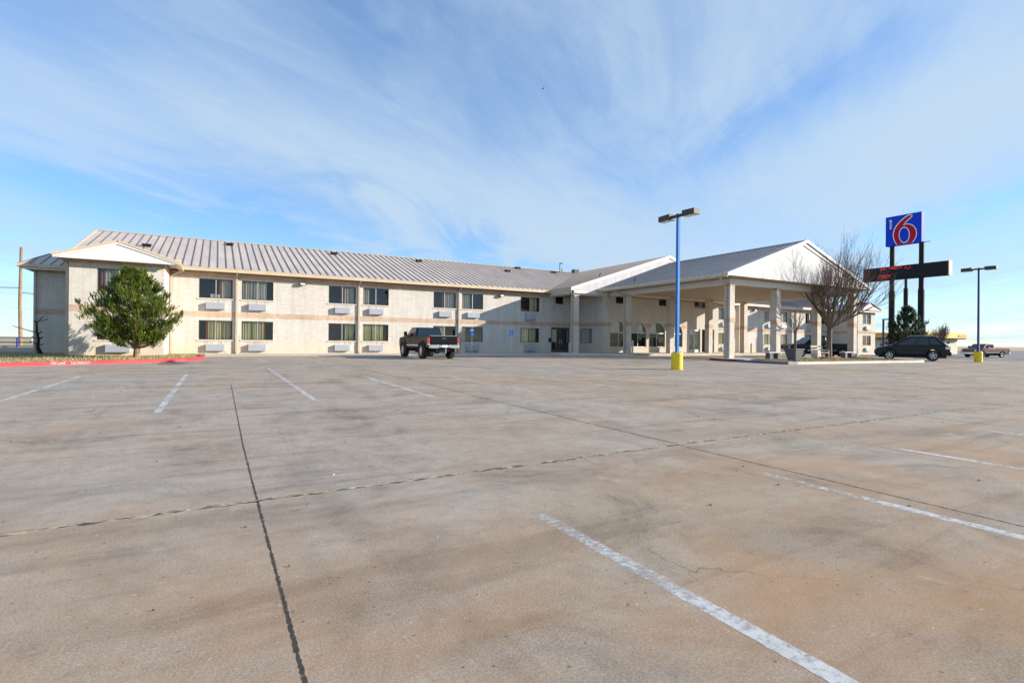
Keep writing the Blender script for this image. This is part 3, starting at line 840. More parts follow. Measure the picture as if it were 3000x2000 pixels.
# the front slope spans the whole wing; wings' roofs stand in front of it
slab(rf, (RXL, 40.35, zmain(40.35)), (RXR, 40.35, zmain(40.35)), (RXR, RY_, RZ), (RXL, RY_, RZ))
slab(rf, (RXL, 61.55, zmain(40.35)), (RXR, 61.55, zmain(40.35)), (RXR, RY_, RZ), (RXL, RY_, RZ))
ro = rf.build('roof', MAT['roof'], mot)
sm_ = M()
def seamline(m, p0, p1, side, w=.03, h=.045):
    # standing seam: little upright bar on the slope; side = horizontal direction across the seam
    p0, p1, sd = Vector(p0), Vector(p1), Vector(side).normalized() * w / 2
    n = (p1 - p0).cross(sd).normalized()
    if n.z < 0: n = -n
    n *= h
    m.add([p0 - sd, p0 + sd, p1 + sd, p1 - sd, p0 - sd + n, p0 + sd + n, p1 + sd + n, p1 - sd + n],
          [(4, 5, 6, 7), (0, 1, 5, 4), (1, 2, 6, 5), (2, 3, 7, 6), (3, 0, 4, 7)])
x = RXL + .508
while x < RXR - .1:
    seamline(sm_, (x, 40.4, zmain(40.4)), (x, 50.85, zmain(50.85)), (1, 0, 0))
    x += .508
sm_.build('roof_seam', MAT['seam'], ro)
rc = M(); rc.prism([(50.72, RZ - .05), (50.95, RZ + .05), (51.18, RZ - .05)], 'x', RXL - .02, RXR + .02)
for xx in (RXL - .06, RXR - .02):
    rc.prism([(40.35, zmain(40.35) - .12), (40.35, zmain(40.35) + .03), (50.95, RZ + .06), (61.5, zmain(40.35) + .03), (61.5, zmain(40.35) - .12), (50.95, RZ - .12)], 'x', xx, xx + .08)
rc.build('ridge_cap', MAT['trim'], ro)
# left end gable wall under the rake
gw = M(); gw.prism([(40.9, 5.75), (41, zmain(40.9) - .1), (50.95, RZ - .15), (61, zmain(40.9) - .1), (61.2, 5.75)], 'x', -7.9, -7.7)
gw.prism([(40.9, 5.75), (41, zmain(40.9) - .1), (50.95, RZ - .15), (61, zmain(40.9) - .1), (61.2, 5.75)], 'x', 79.0, 79.2)
# hip over the recessed end
hp = M(); e0 = (-10.8, 43.7, 5.92); tp0 = (-10.0, 46.9, 7.0); tp1 = (-7.6, 46.9, 7.0); e1_ = (-7.3, 43.7, 5.92); b0 = (-10.8, 62, 5.92); b1 = (-10.0, 58, 7.0)
hp.add([e0, e1_, tp1, tp0, b0, b1, (-7.6, 58, 7.0)], [(0, 1, 2, 3), (4, 0, 3, 5), (3, 2, 6, 5)])
ho = hp.build('hip_roof', MAT['roof'], mot)
hs = M()
for k in range(1, 7):
    xx = -10.8 + k * .508
    if xx < -7.4:
        y1 = 43.7 + min(1, (xx + 10.8) / .8) * 3.2
        seamline(hs, (xx, 43.72, 5.93), (xx, y1, 5.92 + (y1 - 43.7) * .3375), (1, 0, 0))
hs.tube([e0, tp0], .05, 6); hs.tube([tp0, tp1], .05, 6)
hs.build('roof_seam', MAT['seam'], ho)

# cross gable over the lobby
WX0, WXR, WX1, WYF = 26.62, 38.36, 50.1, 37.0
WZE, WZR = 6.03, 9.78
wf = M()
slab(wf, (WX0, WYF, WZE), (WXR, WYF, WZR), (WXR, 52, WZR), (WX0, 52, WZE)); slab(wf, (WX1, WYF, WZE), (WXR, WYF, WZR), (WXR, 52, WZR), (WX1, 52, WZE))
wo = wf.build('lobby_roof', MAT['rooftan'], mot)
ws = M(); y = WYF + .4
while y < 51.9:
    seamline(ws, (WX0 + .05, y, WZE + .016), (WXR - .05, y, WZR - .016), (0, 1, 0)); seamline(ws, (WX1 - .05, y, WZE + .016), (WXR + .05, y, WZR - .016), (0, 1, 0)); y += .508
ws.prism([(WXR - .22, WZR - .06), (WXR, WZR + .04), (WXR + .22, WZR - .06)], 'y', WYF, 52)
ws.build('roof_seam', MAT['seam'], wo)
wg = M()
wg.prism([(WX0 + .05, WZE - .22), (WX0 + .05, WZE - .08), (WXR, WZR - .08), (WX1 - .05, WZE - .08), (WX1 - .05, WZE - .22)], 'y', WYF + .02, WYF + .10)
wgo = wg.build('white_gable', MAT['gable'], mot)
tr = M()
def rake(m, xa, za, xb, zb, y0, y1, dn=.22, up=.04):
    m.add([(xa, y0, za - dn), (xb, y0, zb - dn), (xb, y0, zb + up), (xa, y0, za + up), (xa, y1, za - dn), (xb, y1, zb - dn), (xb, y1, zb + up), (xa, y1, za + up)],
          [(0, 1, 2, 3), (7, 6, 5, 4), (0, 4, 5, 1), (2, 6, 7, 3), (0, 3, 7, 4), (1, 5, 6, 2)])
rake(tr, WX0, WZE, WXR, WZR, WYF - .06, WYF - .01); rake(tr, WX1, WZE, WXR, WZR, WYF - .06, WYF - .012)
tr.build('rake_board', MAT['white'], wgo)

# portico
PX0, PXR, PX1, PYF, PYB = 29.55, 38.4, 47.3, 23.4, 37.0
PZE, PZR = 6.02, 9.08
pf = M()
slab(pf, (PX0, PYF, PZE), (PXR, PYF, PZR), (PXR, 42, PZR), (PX0, 42, PZE)); slab(pf, (PX1, PYF, PZE), (PXR, PYF, PZR), (PXR, 42, PZR), (PX1, 42, PZE))
po = pf.build('canopy_roof', MAT['roofcan'], mot)
ps = M(); y = PYF + .45
while y < PYB:
    seamline(ps, (PX0 + .05, y, PZE + .017), (PXR - .05, y, PZR - .017), (0, 1, 0)); seamline(ps, (PX1 - .05, y, PZE + .017), (PXR + .05, y, PZR - .017), (0, 1, 0)); y += .508
ps.prism([(PXR - .22, PZR - .05), (PXR, PZR + .05), (PXR + .22, PZR - .05)], 'y', PYF, 42)
ps.build('roof_seam', MAT['seam'], po)
pg = M()
pg.prism([(PX0 + .12, 5.9), (PX0 + .12, PZE - .06), (PXR, PZR - .06), (PX1 - .12, PZE - .06), (PX1 - .12, 5.9)], 'y', PYF + .03, PYF + .12)
pgo = pg.build('white_gable', MAT['gable'], mot)
tr = M(); rake(tr, PX0, PZE, PXR, PZR, PYF - .06, PYF - .01, .17); rake(tr, PX1, PZE, PXR, PZR, PYF - .06, PYF - .012, .17)
rake(tr, PXR - .3, PZR - .38, PX1 - .9, PZE + .0, PYF - .03, PYF + .025, .05, 0)
tr.build('rake_board', MAT['white'], pgo)
# ceiling, beams
cl = M(); cl.box(PX0 + .1, PX1 - .1, PYF + .13, WYF + .0, 5.86, 5.90); cl.box(31.3, 46.5, 24.7, LY - .02, 5.52, 5.56); 
cl.box(WX0 + .1, 30.45, WYF + .12, 40.95, 5.80, 5.84); cl.box(45.85, WX1 - .1, WYF + .12, 40.95, 5.80, 5.84); cl.box(30.45, 45.85, WYF + .12, LY - .03, 5.80, 5.84)
cl.box(-2.6, WX0, 40.4, 40.95, 5.82, 5.86); cl.box(WX1, 72.9, 40.4, 40.95, 5.82, 5.86)
cl.box(-7.55, -1.98, 36.55, 37.18, 5.82, 5.86); cl.box(-2.66, -1.98, 37.18, 40.9, 5.82, 5.86); cl.box(-7.55, -7.14, 37.18, 44, 5.82, 5.86)
cl.box(-10.7, -7.16, 43.75, 44.38, 5.80, 5.83); cl.box(-10.7, -10.22, 44.38, 61, 5.80, 5.83)
cl.box(72.3, 77.9, 37.0, 37.58, 5.82, 5.86); cl.box(72.3, 72.96, 37.58, 40.9, 5.82, 5.86)
cl.each('soffit', MAT['soffit'], mot)
bm = M()
bm.box(30.85, 31.33, 24.18, WYF - .1, 5.46, 5.845); bm.box(46.4, 46.88, 24.18, WYF - .1, 5.46, 5.845)
bm.box(31.33, 46.4, 24.16, 24.66, 5.46, 5.845); bm.box(31.33, 46.4, 34.62, 34.95, 5.40, 5.50)
bm.box(27.0, 30.83, 37.22, 37.5, 5.46, 5.79); bm.box(46.9, 49.7, 37.22, 37.5, 5.46, 5.79)
bm.box(27.0, 27.25, 37.5, 40.9, 5.5, 5.79)
bm.each('beam', MAT['white'], mot)

# columns
def column(x, y, w=.5, pipe=False):
    z0 = gz(x, y)
    c = M(); c.box(x, x + w, y, y + w, z0, 5.455)
    co = c.build('column', MAT['colbrick'], mot)
    b_ = M(); b_.box(x - .008, x + w + .008, y - .008, y + w + .008, 2.79, 3.14); c_ = M(); c_.box(x - .012, x + w + .012, y - .012, y + w + .012, 5.30, 5.452); c_.build('brick_capital', MAT['band'], co)
    b_.build('brick_band', MAT['band'], co)
    return co
for i in range(4):
    column(30.87 + 5.17 * i, 24.2); column(30.87 + 5.15 * i, 34.6)
column(27.2, 37.25); column(49.05, 37.25)

# gutters and eave trim
gt = M()
def gutter(p0, p1, out, z=5.90, mat=None):
    # profile box along an axis
    x0, x1 = sorted((p0[0], p1[0])); y0, y1 = sorted((p0[1], p1[1]))
    g_ = M(); g_.box(x0, x1, y0, y1, z - .09, z + .07); g_.build('gutter', MAT['trim'], mot)
gutter((-1.95, 40.27), (WX0, 40.40), 0); gutter((WX1, 40.27), (RX0 - .7, 40.40), 0)
gutter((WX0 - .02, 37.0), (WX0 + .11, 40.26), 0, 5.89); gutter((PX0 - .02, PYF + .02), (PX0 + .11, WYF - .08), 0, 5.93)
gutter((PX1 - .11, PYF + .02), (PX1 + .02, WYF - .08), 0, 5.93); gutter((-10.86, 43.62), (-7.16, 43.75), 0, 5.83)
gutter((RX0 - .75, 37.0), (RX1 + .7, 37.13), 0, 5.9); gutter((-2.05, 36.5), (-1.92, 40.26), 0, 5.9); gutter((-7.65, 36.6), (-7.52, 43.6), 0, 5.9); gutter((-10.9, 43.76), (-10.78, 61), 0, 5.83)
fb = M()
fb.box(-1.9, WX0, 40.42, 40.46, 5.80, 6.02); fb.box(WX1, RX0 - .7, 40.42, 40.46, 5.80, 6.02)
fb.box(WX0 + .13, WX0 + .16, 37.1, 40.3, 5.60, 5.99); fb.box(PX0 + .13, PX0 + .17, PYF + .1, WYF - .1, 5.80, 6.0)
fb.box(-7.6, -1.98, 36.55, 36.60, 5.60, 5.86)
fb.box(-10.78, -7.16, 43.77, 43.80, 5.60, 5.74)
fb.box(27.0, 30.9, WYF + .03, WYF + .10, 5.6, 5.82)
fb.each('fascia', MAT['white'], mot)
# bright drip edge above the gutter
de = M(); de.box(-1.95, WX0, 40.28, 40.42, 5.975, 6.02); de.box(WX1, RX0 - .7, 40.28, 40.42, 5.975, 6.02); de.box(-10.84, -7.16, 43.64, 43.78, 5.905, 5.925)
de.each('drip_edge', MAT['gutter'], mot)
# left bay gable
bg = M(); BGY = 36.5
bg.prism([(-7.62, 5.62), (-7.62, 5.68), (-4.87, 6.62), (-1.95, 5.70), (-1.95, 5.62)], 'y', BGY, BGY + .08)
bgo = bg.build('white_gable', MAT['white'], mot)
tr = M(); rake(tr, -7.66, 5.70, -4.87, 6.66, BGY - .05, BGY - .005, .10, .02); rake(tr, -1.90, 5.72, -4.87, 6.66, BGY - .05, BGY - .006, .10, .02)
rake(tr, -4.7, 6.50, -2.7, 5.86, BGY - .012, BGY - .002, .02, .0)
tr.build('rake_board', MAT['white'], bgo)
br_ = M()
slab(br_, (-7.72, BGY - .08, 5.80), (-4.87, BGY - .08, 6.80), (-4.87, 43.5, 6.80), (-7.72, 43.5, 5.80), .10); slab(br_, (-1.86, BGY - .08, 5.80), (-4.87, BGY - .08, 6.80), (-4.87, 43.5, 6.80), (-1.86, 43.5, 5.80), .10)
br_.build('bay_roof', MAT['trim'], mot)
bgr = M(); BGY = 37.0
bgr.prism([(RX0 - .7, 5.62), (RX0 - .7, 5.86), (75.15, 6.75), (RX1 + .7, 5.86), (RX1 + .7, 5.62)], 'y', BGY + .14, BGY + .2)
bgr.build('white_gable', MAT['white'], mot)
br_ = M()
slab(br_, (RX0 - .8, BGY, 5.94), (75.15, BGY, 6.9), (75.15, 43.5, 6.9), (RX0 - .8, 43.5, 5.94)); slab(br_, (RX1 + .8, BGY, 5.94), (75.15, BGY, 6.9), (75.15, 43.5, 6.9), (RX1 + .8, 43.5, 5.94))
br_.build('bay_roof', MAT['roof'], mot)

# downspouts
def downspout(x, y, ztop, axis='y', zb=.3):
    d = M(); w = .055
    if axis == 'y':
        d.box(x - w, x + w, y - .62, y - .50, ztop - .12, ztop - .02 + .14)
        d.tube([(x, y - .56, ztop - .1), (x, y - .56, ztop - .2), (x, y - .09, ztop - .42), (x, y - .09, ztop - .55)], .06, 8)
        d.box(x - w, x + w, y - .14, y - .03, zb, ztop - .5)
        d.tube([(x, y - .09, zb + .02), (x + .05, y - .3, zb + .02)], .05, 6)
    else:
        d.tube([(x - 1.2, y, ztop), (x - 1.2, y, ztop - .2), (x - .08, y, ztop - .45), (x - .08, y, ztop - .6)], .06, 8)
        d.box(x - .14, x - .02, y - w, y + w, zb, ztop - .5)
    return d.build('downspout', MAT['gutter'], mot)
for x in (1.2, 9.53, 17.87, 64.9): downspout(x, 41, 5.95)
downspout(-10.15, 44.4, 5.9)
def cspout(x, y, gx, gy, zb):
    d = M(); d.tube([(gx, gy, 5.9), (gx, gy, 5.72), (x, y, 5.42), (x, y, 5.3)], .06, 8); d.box(x - .06, x + .06, y - .06, y + .06, zb, 5.35)
    d.build('downspout', MAT['gutter'], mot)
cspout(27.1, 37.5, 26.68, 37.2, .36); cspout(30.78, 34.85, 29.62, 34.85, .42); cspout(30.78, 24.45, 29.62, 24.0, .25)
cspout(-7.2, 37.35, -7.56, 36.9, .3); cspout(-2.6, 40.9, -2.0, 40.3, .32)
# wall flood lamps
def wlamp(x, z, Y=41):
    l = M(); l.box(x - .06, x + .06, Y - .12, Y + .0, z - .05, z + .08)
    l.add([(x - .2, Y - .3, z - .1), (x + .2, Y - .3, z - .1), (x + .2, Y - .1, z - .1), (x - .2, Y - .1, z - .1), (x - .2, Y - .26, z + .1), (x + .2, Y - .26, z + .1), (x + .2, Y - .1, z + .1), (x - .2, Y - .1, z + .1)],
          [(0, 1, 2, 3), (4, 7, 6, 5), (0, 4, 5, 1), (1, 5, 6, 2), (2, 6, 7, 3), (3, 7, 4, 0)])
    lo = l.build('wall_lamp', MAT['polebrown'], mot)
    g = M(); g.box(x - .16, x + .16, Y - .312, Y - .302, z - .07, z + .05); g.build('lens', MAT['clearlight'], lo)
wlamp(5.45, 5.36); wlamp(21.9, 5.36); wlamp(56.6, 5.36)
# roof vents
def vent(x, y, w=.5):
    z = zmain(y); v = M(); v.box(x - w / 2, x + w / 2, y - .22, y + .2, z - .1, z + .13); v.box(x - w / 2 - .05, x + w / 2 + .05, y - .27, y + .25, z + .13, z + .16)
    v.build('roof_vent', MAT['blackmetal'], mot, bevel=.02)
for x, y in ((-4.43, 45.97), (.9, 49.3), (9.2, 49.3), (17.2, 49.3), (29.0, 50.4), (33.3, 49.6), (26.4, 48)): vent(x, y)
v = M(); v.tube([(34.6, 50.3, 9.2), (34.6, 50.3, 10.5)], .05, 6); v.tube([(34.6, 50.3, 10.45), (34.9, 50.2, 10.4)], .06, 6); v.tube([(36.4, 52.5, 9.2), (36.4, 52.5, 10.2)], .06, 6)
v.box(36.9, 37.6, 50.6, 51.2, 9.3, 9.95); v.build('vent_pipe', MAT['polebrown'], mot)
for (x, y, z) in ((30.9, 38.5, WZE + (30.9 - WX0) * .3194 + .05), (31.0, 33.9, PZE + (31.0 - PX0) * .3458 + .05)):
    k = M(); k.tube([(x, y, z), (x + .1, y - .1, z + .35)], [.05, .02], 6); k.build('roof_bracket', MAT['blackmetal'], mot)
# intercom at the side door
k = M(); k.box(27.02, 27.2, 40.9, 40.995, 1.3, 1.7); k.build('intercom', MAT['blackmetal'], mot)

# ------------------------------------------------------------------ lamp posts
def lamp_post(x, y, label, polemat, yaw=0):
    z = gz(x, y)
    t = thing('lamp_post', label, 'lamp post', (x, y, z), 0, 'parking lot lamp posts')
    b_ = M(); b_.lathe([(0, 0), (.255, 0), (.262, .02), (.262, .74), (.245, .785), (.23, .79), (0, .79)], (x, y, z), n=28)
    b_.build('base', MAT['yellowpaint'], t, smooth=False)
    p_ = M(); w = .065
    p_.box(x - w, x + w, y - w, y + w, z + .8, 7.2 + z - .1); p_.box(x - .14, x + .14, y - .14, y + .14, z + .79, z + .815)
    p_.build('pole', polemat, t)
    n_ = M()
    for sx in (-.11, .11):
        for sy in (-.11, .11): n_.lathe([(0, z + .815), (.02, z + .815), (.02, z + .86), (0, z + .86)], (x + sx, y + sy, 0), n=6)
    n_.build('anchor_bolt', MAT['handle'], t)
    a = M(); zt = 7.24 + z - .1; a.box(x - .05, x + .05, y - .42, y + .42, zt - .06, zt + .06); a.box(x - .075, x + .075, y - .075, y + .075, zt - .1, zt + .09)
    a.build('arm', MAT['polebrown'], t)
    for sg in (-1, 1):
        h = M(); y0 = y + sg * .38; y1 = y + sg * 1.08
        h.prism([(y0, zt - .13), (y1, zt - .13), (y1, zt + .13), (y0, zt + .15)], 'x', x - .2, x + .2)
        ho_ = h.build('lamp_head', MAT['polebrown'], t, bevel=.015)
        l = M(); l.box(x - .16, x + .16, min(y0, y1) + .06, max(y0, y1) - .06, zt - .138, zt - .131); l.build('lens', MAT['clearlight'], ho_)
    return t
lamp_post(18.65, 17.48, 'bright blue lamp post on yellow base in front of the canopy', MAT['blue'])
lamp_post(51.0, 17.55, 'dark blue lamp post on yellow base right of the pylon sign', MAT['bluedark'])

# ------------------------------------------------------------------ pylon sign
SX = 75.0
zs = gz(SX, 33)
sg = thing('pylon_sign', 'tall pylon sign with blue panel reading motel 6 above a long black message board', 'sign', (SX, 33, zs))
for y in (34.62, 31.42):
    p_ = M(); p_.tube([(SX + .1, y, zs), (SX + .1, y, 8.1)], .34, 16); p_.tube([(SX + .1, y, 8.1), (SX + .1, y, 8.4)], [.34, .27], 16); p_.tube([(SX + .1, y, 8.4), (SX + .1, y, 14.0)], .27, 16)
    p_.build('post', MAT['blackmetal'], sg, smooth=False)
pn = M(); pn.box(SX - .25, SX + .45, 31.3, 35.25, 13.92, 17.66)
pno = pn.build('sign_panel', MAT['signblue'], sg, bevel=.02)
def onpanel(u, v, dd):  # u left->right in the photo = +Y to -Y
    return (SX - .25 - dd, 35.25 - u * 3.95, 13.92 + v * 3.74)
def uv(x, y):
    u = (x - 422) / 563; yt = 155 - 93 * u; yb = 612 - 62 * u
    return u, (yb - y) / (yb - yt)
outer = [(607, 586), (575, 548), (553, 500), (542, 450), (542, 410), (552, 360), (575, 305), (612, 255), (655, 208), (705, 162), (760, 124), (800, 108), (830, 106), (848, 116), (846, 138), (822, 168), (785, 200), (745, 238), (718, 268),
         (750, 252), (790, 250), (835, 262), (878, 293), (905, 335), (918, 385), (917, 435), (903, 485), (880, 525), (850, 556)]
inn = [(618, 584), (590, 548), (568, 500), (556, 450), (556, 412), (566, 366), (588, 314), (623, 265), (665, 218), (713, 174), (764, 138), (802, 121), (826, 119), (835, 124), (832, 136), (811, 160), (774, 192), (735, 230), (700, 280),
       (750, 264), (790, 263), (830, 275), (868, 303), (893, 342), (905, 388), (904, 433), (891, 480), (868, 520), (838, 556)]
def poly_on(m, pts, dd):
    m.add([onpanel(*uv(*p), dd) for p in pts], [tuple(range(len(pts)))])
o1 = M(); poly_on(o1, outer, .03); o1.build('numeral_outline', MAT['signwhite'], pno)
o1 = M(); poly_on(o1, inn, .045); o1.build('numeral_six', MAT['signred'], pno)
def oval(cx, cy, rx, ry, n=32, sh=-.05):
    return [(cx + rx * math.cos(2 * PI * i / n), cy + ry * math.sin(2 * PI * i / n) - sh * 0) for i in range(n)]
o1 = M(); poly_on(o1, oval(725, 430, 86, 127), .06); o1.build('numeral_ring', MAT['signwhite'], pno)
o1 = M(); poly_on(o1, oval(725, 430, 73, 114), .075); o1.build('numeral_counter', MAT['signblue'], pno)
# small vertical word
c0 = Vector(onpanel(.145, .73, .035))
mt = Matrix.Translation(c0) @ Matrix(((0, 0, -1, 0), (0, 1, 0, 0), (1, 0, 0, 0), (0, 0, 0, 1)))
mt = Matrix.Translation(c0) @ Matrix(((0, 0, -1, 0), (0, 1, 0, 0), (1, 0, 0, 0), (0, 0, 0, 1)))
to = text_mesh('word_lettering', 'motel', .52, MAT['signwhite'], Matrix.Translation(-ORG[sg.name]) @ mt, pno, bold=.008)
mb = M(); mb.box(SX - .2, SX + .5, 28.6, 37.9, 9.62, 11.34)
mbo = mb.build('message_board', MAT['blackmetal'], sg, bevel=.02)
e = M(); e.box(SX - .24, SX + .54, 28.50, 28.60, 9.62, 11.36); e.build('end_trim', MAT['tanpost'], mbo)
led = M(); random.seed(11)
for (ya, yb, za, zb_, nn) in ((35.9, 33.4, 10.95, 11.25, 60), (36.4, 34.7, 9.9, 10.35, 55), (33.4, 32.4, 10.8, 11.1, 10)):
    for i in range(nn):
        t = random.random(); y = ya + (yb - ya) * t; z = za + (zb_ - za) * random.random()
        L = random.uniform(.08, .3); led.box(SX - .212, SX - .203, y - L / 3, y + L / 3, z - .015, z + .015)
lm, nt, b = nodes('red_led'); b.inputs['Base Color'].default_value = (.4, .01, .01, 1); b.inputs['Emission Color'].default_value = (1, .02, .03, 1); b.inputs['Emission Strength'].default_value = .45
led.build('lit_diodes', lm, mbo)
lr = M(); lr.tube([(SX + .1, 31.2, 13.93), (SX + .1, 30.5, 13.93)], .04, 6); lr.build('bracket', MAT['blackmetal'], sg)

# slim dark pole behind the message board
z0 = gz(82, 36)
sp = M(); sp.tube([(82, 36.1, z0), (82, 36.1, 9.0), (82, 36.1, 9.2), (82, 36.1, 12)], [.27, .27, .17, .17], 12)
tag(recenter(sp.build('dark_pole', MAT['blackmetal'])), 'slim black pole standing behind the pylon sign, between its two posts', 'pole')
# small street lamp left of the sign
x, y = 66.4, 31.45; z0 = gz(x, y)
st_ = thing('street_lamp', 'thin dark street lamp with one short arm, left of the pylon sign', 'street lamp', (x, y, z0))
k = M(); k.tube([(x, y, z0), (x, y, 4.3)], .11, 8); k.build('pole', MAT['bluedark'], st_)
k = M(); k.box(x - .1, x + .9, y - .48, y + .08, 4.22, 4.32); k.build('arm', MAT['bluedark'], st_)

# ------------------------------------------------------------------ vehicles
def wheel(m_t, m_r, cx, cy, r, w, side, parent, spokes=5):
    t = M(); prof = [(r * .62, -w / 2), (r * .93, -w / 2), (r, -w / 2 + .05), (r, w / 2 - .05), (r * .93, w / 2), (r * .62, w / 2), (r * .62, -w / 2)]
    t.lathe(prof, (cx, cy, r), 'y', 28)
    # tread blocks
    if spokes == 8:
        for k in range(28):
            a = 2 * PI * k / 28
            px, pz = cx + r * math.cos(a), r + r * math.sin(a)
            t.box(px - .022, px + .022, cy - w / 2 + .04, cy + w / 2 - .04, pz - .02, pz + .02)
    wo_ = t.build('wheel', m_t, parent, smooth=False, local=True)
    h = M(); yo = cy + side * (w / 2 - .05)
    h.lathe([(r * .63, yo + side * .03), (r * .55, yo + side * .02), (r * .54, yo - side * .05), (0, yo - side * .06)], (cx, 0, r), 'y', 28)
    for k in range(spokes):
        a = 2 * PI * k / spokes + .3; ca, sa = math.cos(a), math.sin(a); hw = r * .085
        q = [(ca * d_ - sa * s_, sa * d_ + ca * s_) for d_, s_ in ((.05, -hw * .8), (r * .56, -hw * 1.25), (r * .56, hw * 1.25), (.05, hw * .8))]
        h.prism([(cx + a_, r + b_) for a_, b_ in q], 'y', yo - side * .03, yo + side * .02)
    h.lathe([(r * .16, yo - side * .03), (r * .16, yo + side * .035), (0, yo + side * .04)], (cx, 0, r), 'y', 12)
    h.build('rim', m_r, wo_, local=True)
    d = M(); d.lathe([(r * .52, yo - side * .04), (0, yo - side * .045)], (cx, 0, r), 'y', 20); d.build('brake_disc', MAT['plastic'], wo_, local=True)

def arch_pts(cx, r, z, n=9):
    return [(cx + r * math.cos(PI * i / n), z + r * math.sin(PI * i / n)) for i in range(n + 1)]

def frustum(m, b_, t_):
    # b_,t_: (x0,x1,hw,z) front/rear x, half width, z ; x increases forward
    vs = [(b_[0], -b_[2], b_[3]), (b_[1], -b_[2], b_[3]), (b_[1], b_[2], b_[3]), (b_[0], b_[2], b_[3]),
          (t_[0], -t_[2], t_[3]), (t_[1], -t_[2], t_[3]), (t_[1], t_[2], t_[3]), (t_[0], t_[2], t_[3])]
    m.add(vs, [(0, 3, 2, 1), (4, 5, 6, 7), (0, 1, 5, 4), (1, 2, 6, 5), (2, 3, 7, 6), (3, 0, 4, 7)])
    return [Vector(v) for v in vs]
def glass_on(m, q, u0, u1, v0, v1, off=.012, sk0=0, sk1=0):
    # q: four corners bottom-left, bottom-right, top-right, top-left
    def P(u, v): return (q[0] * (1 - u) + q[1] * u) * (1 - v) + (q[3] * (1 - u) + q[2] * u) * v
    n = (q[1] - q[0]).cross(q[3] - q[0]).normalized() * off
    pts = [P(u0, v0), P(u1, v0), P(u1 + sk1, v1), P(u0 + sk0, v1)]
    m.add([p + n for p in pts] + [p - n * .6 for p in pts], [(0, 1, 2, 3), (7, 6, 5, 4), (0, 4, 5, 1), (1, 5, 6, 2), (2, 6, 7, 3), (3, 7, 4, 0)])

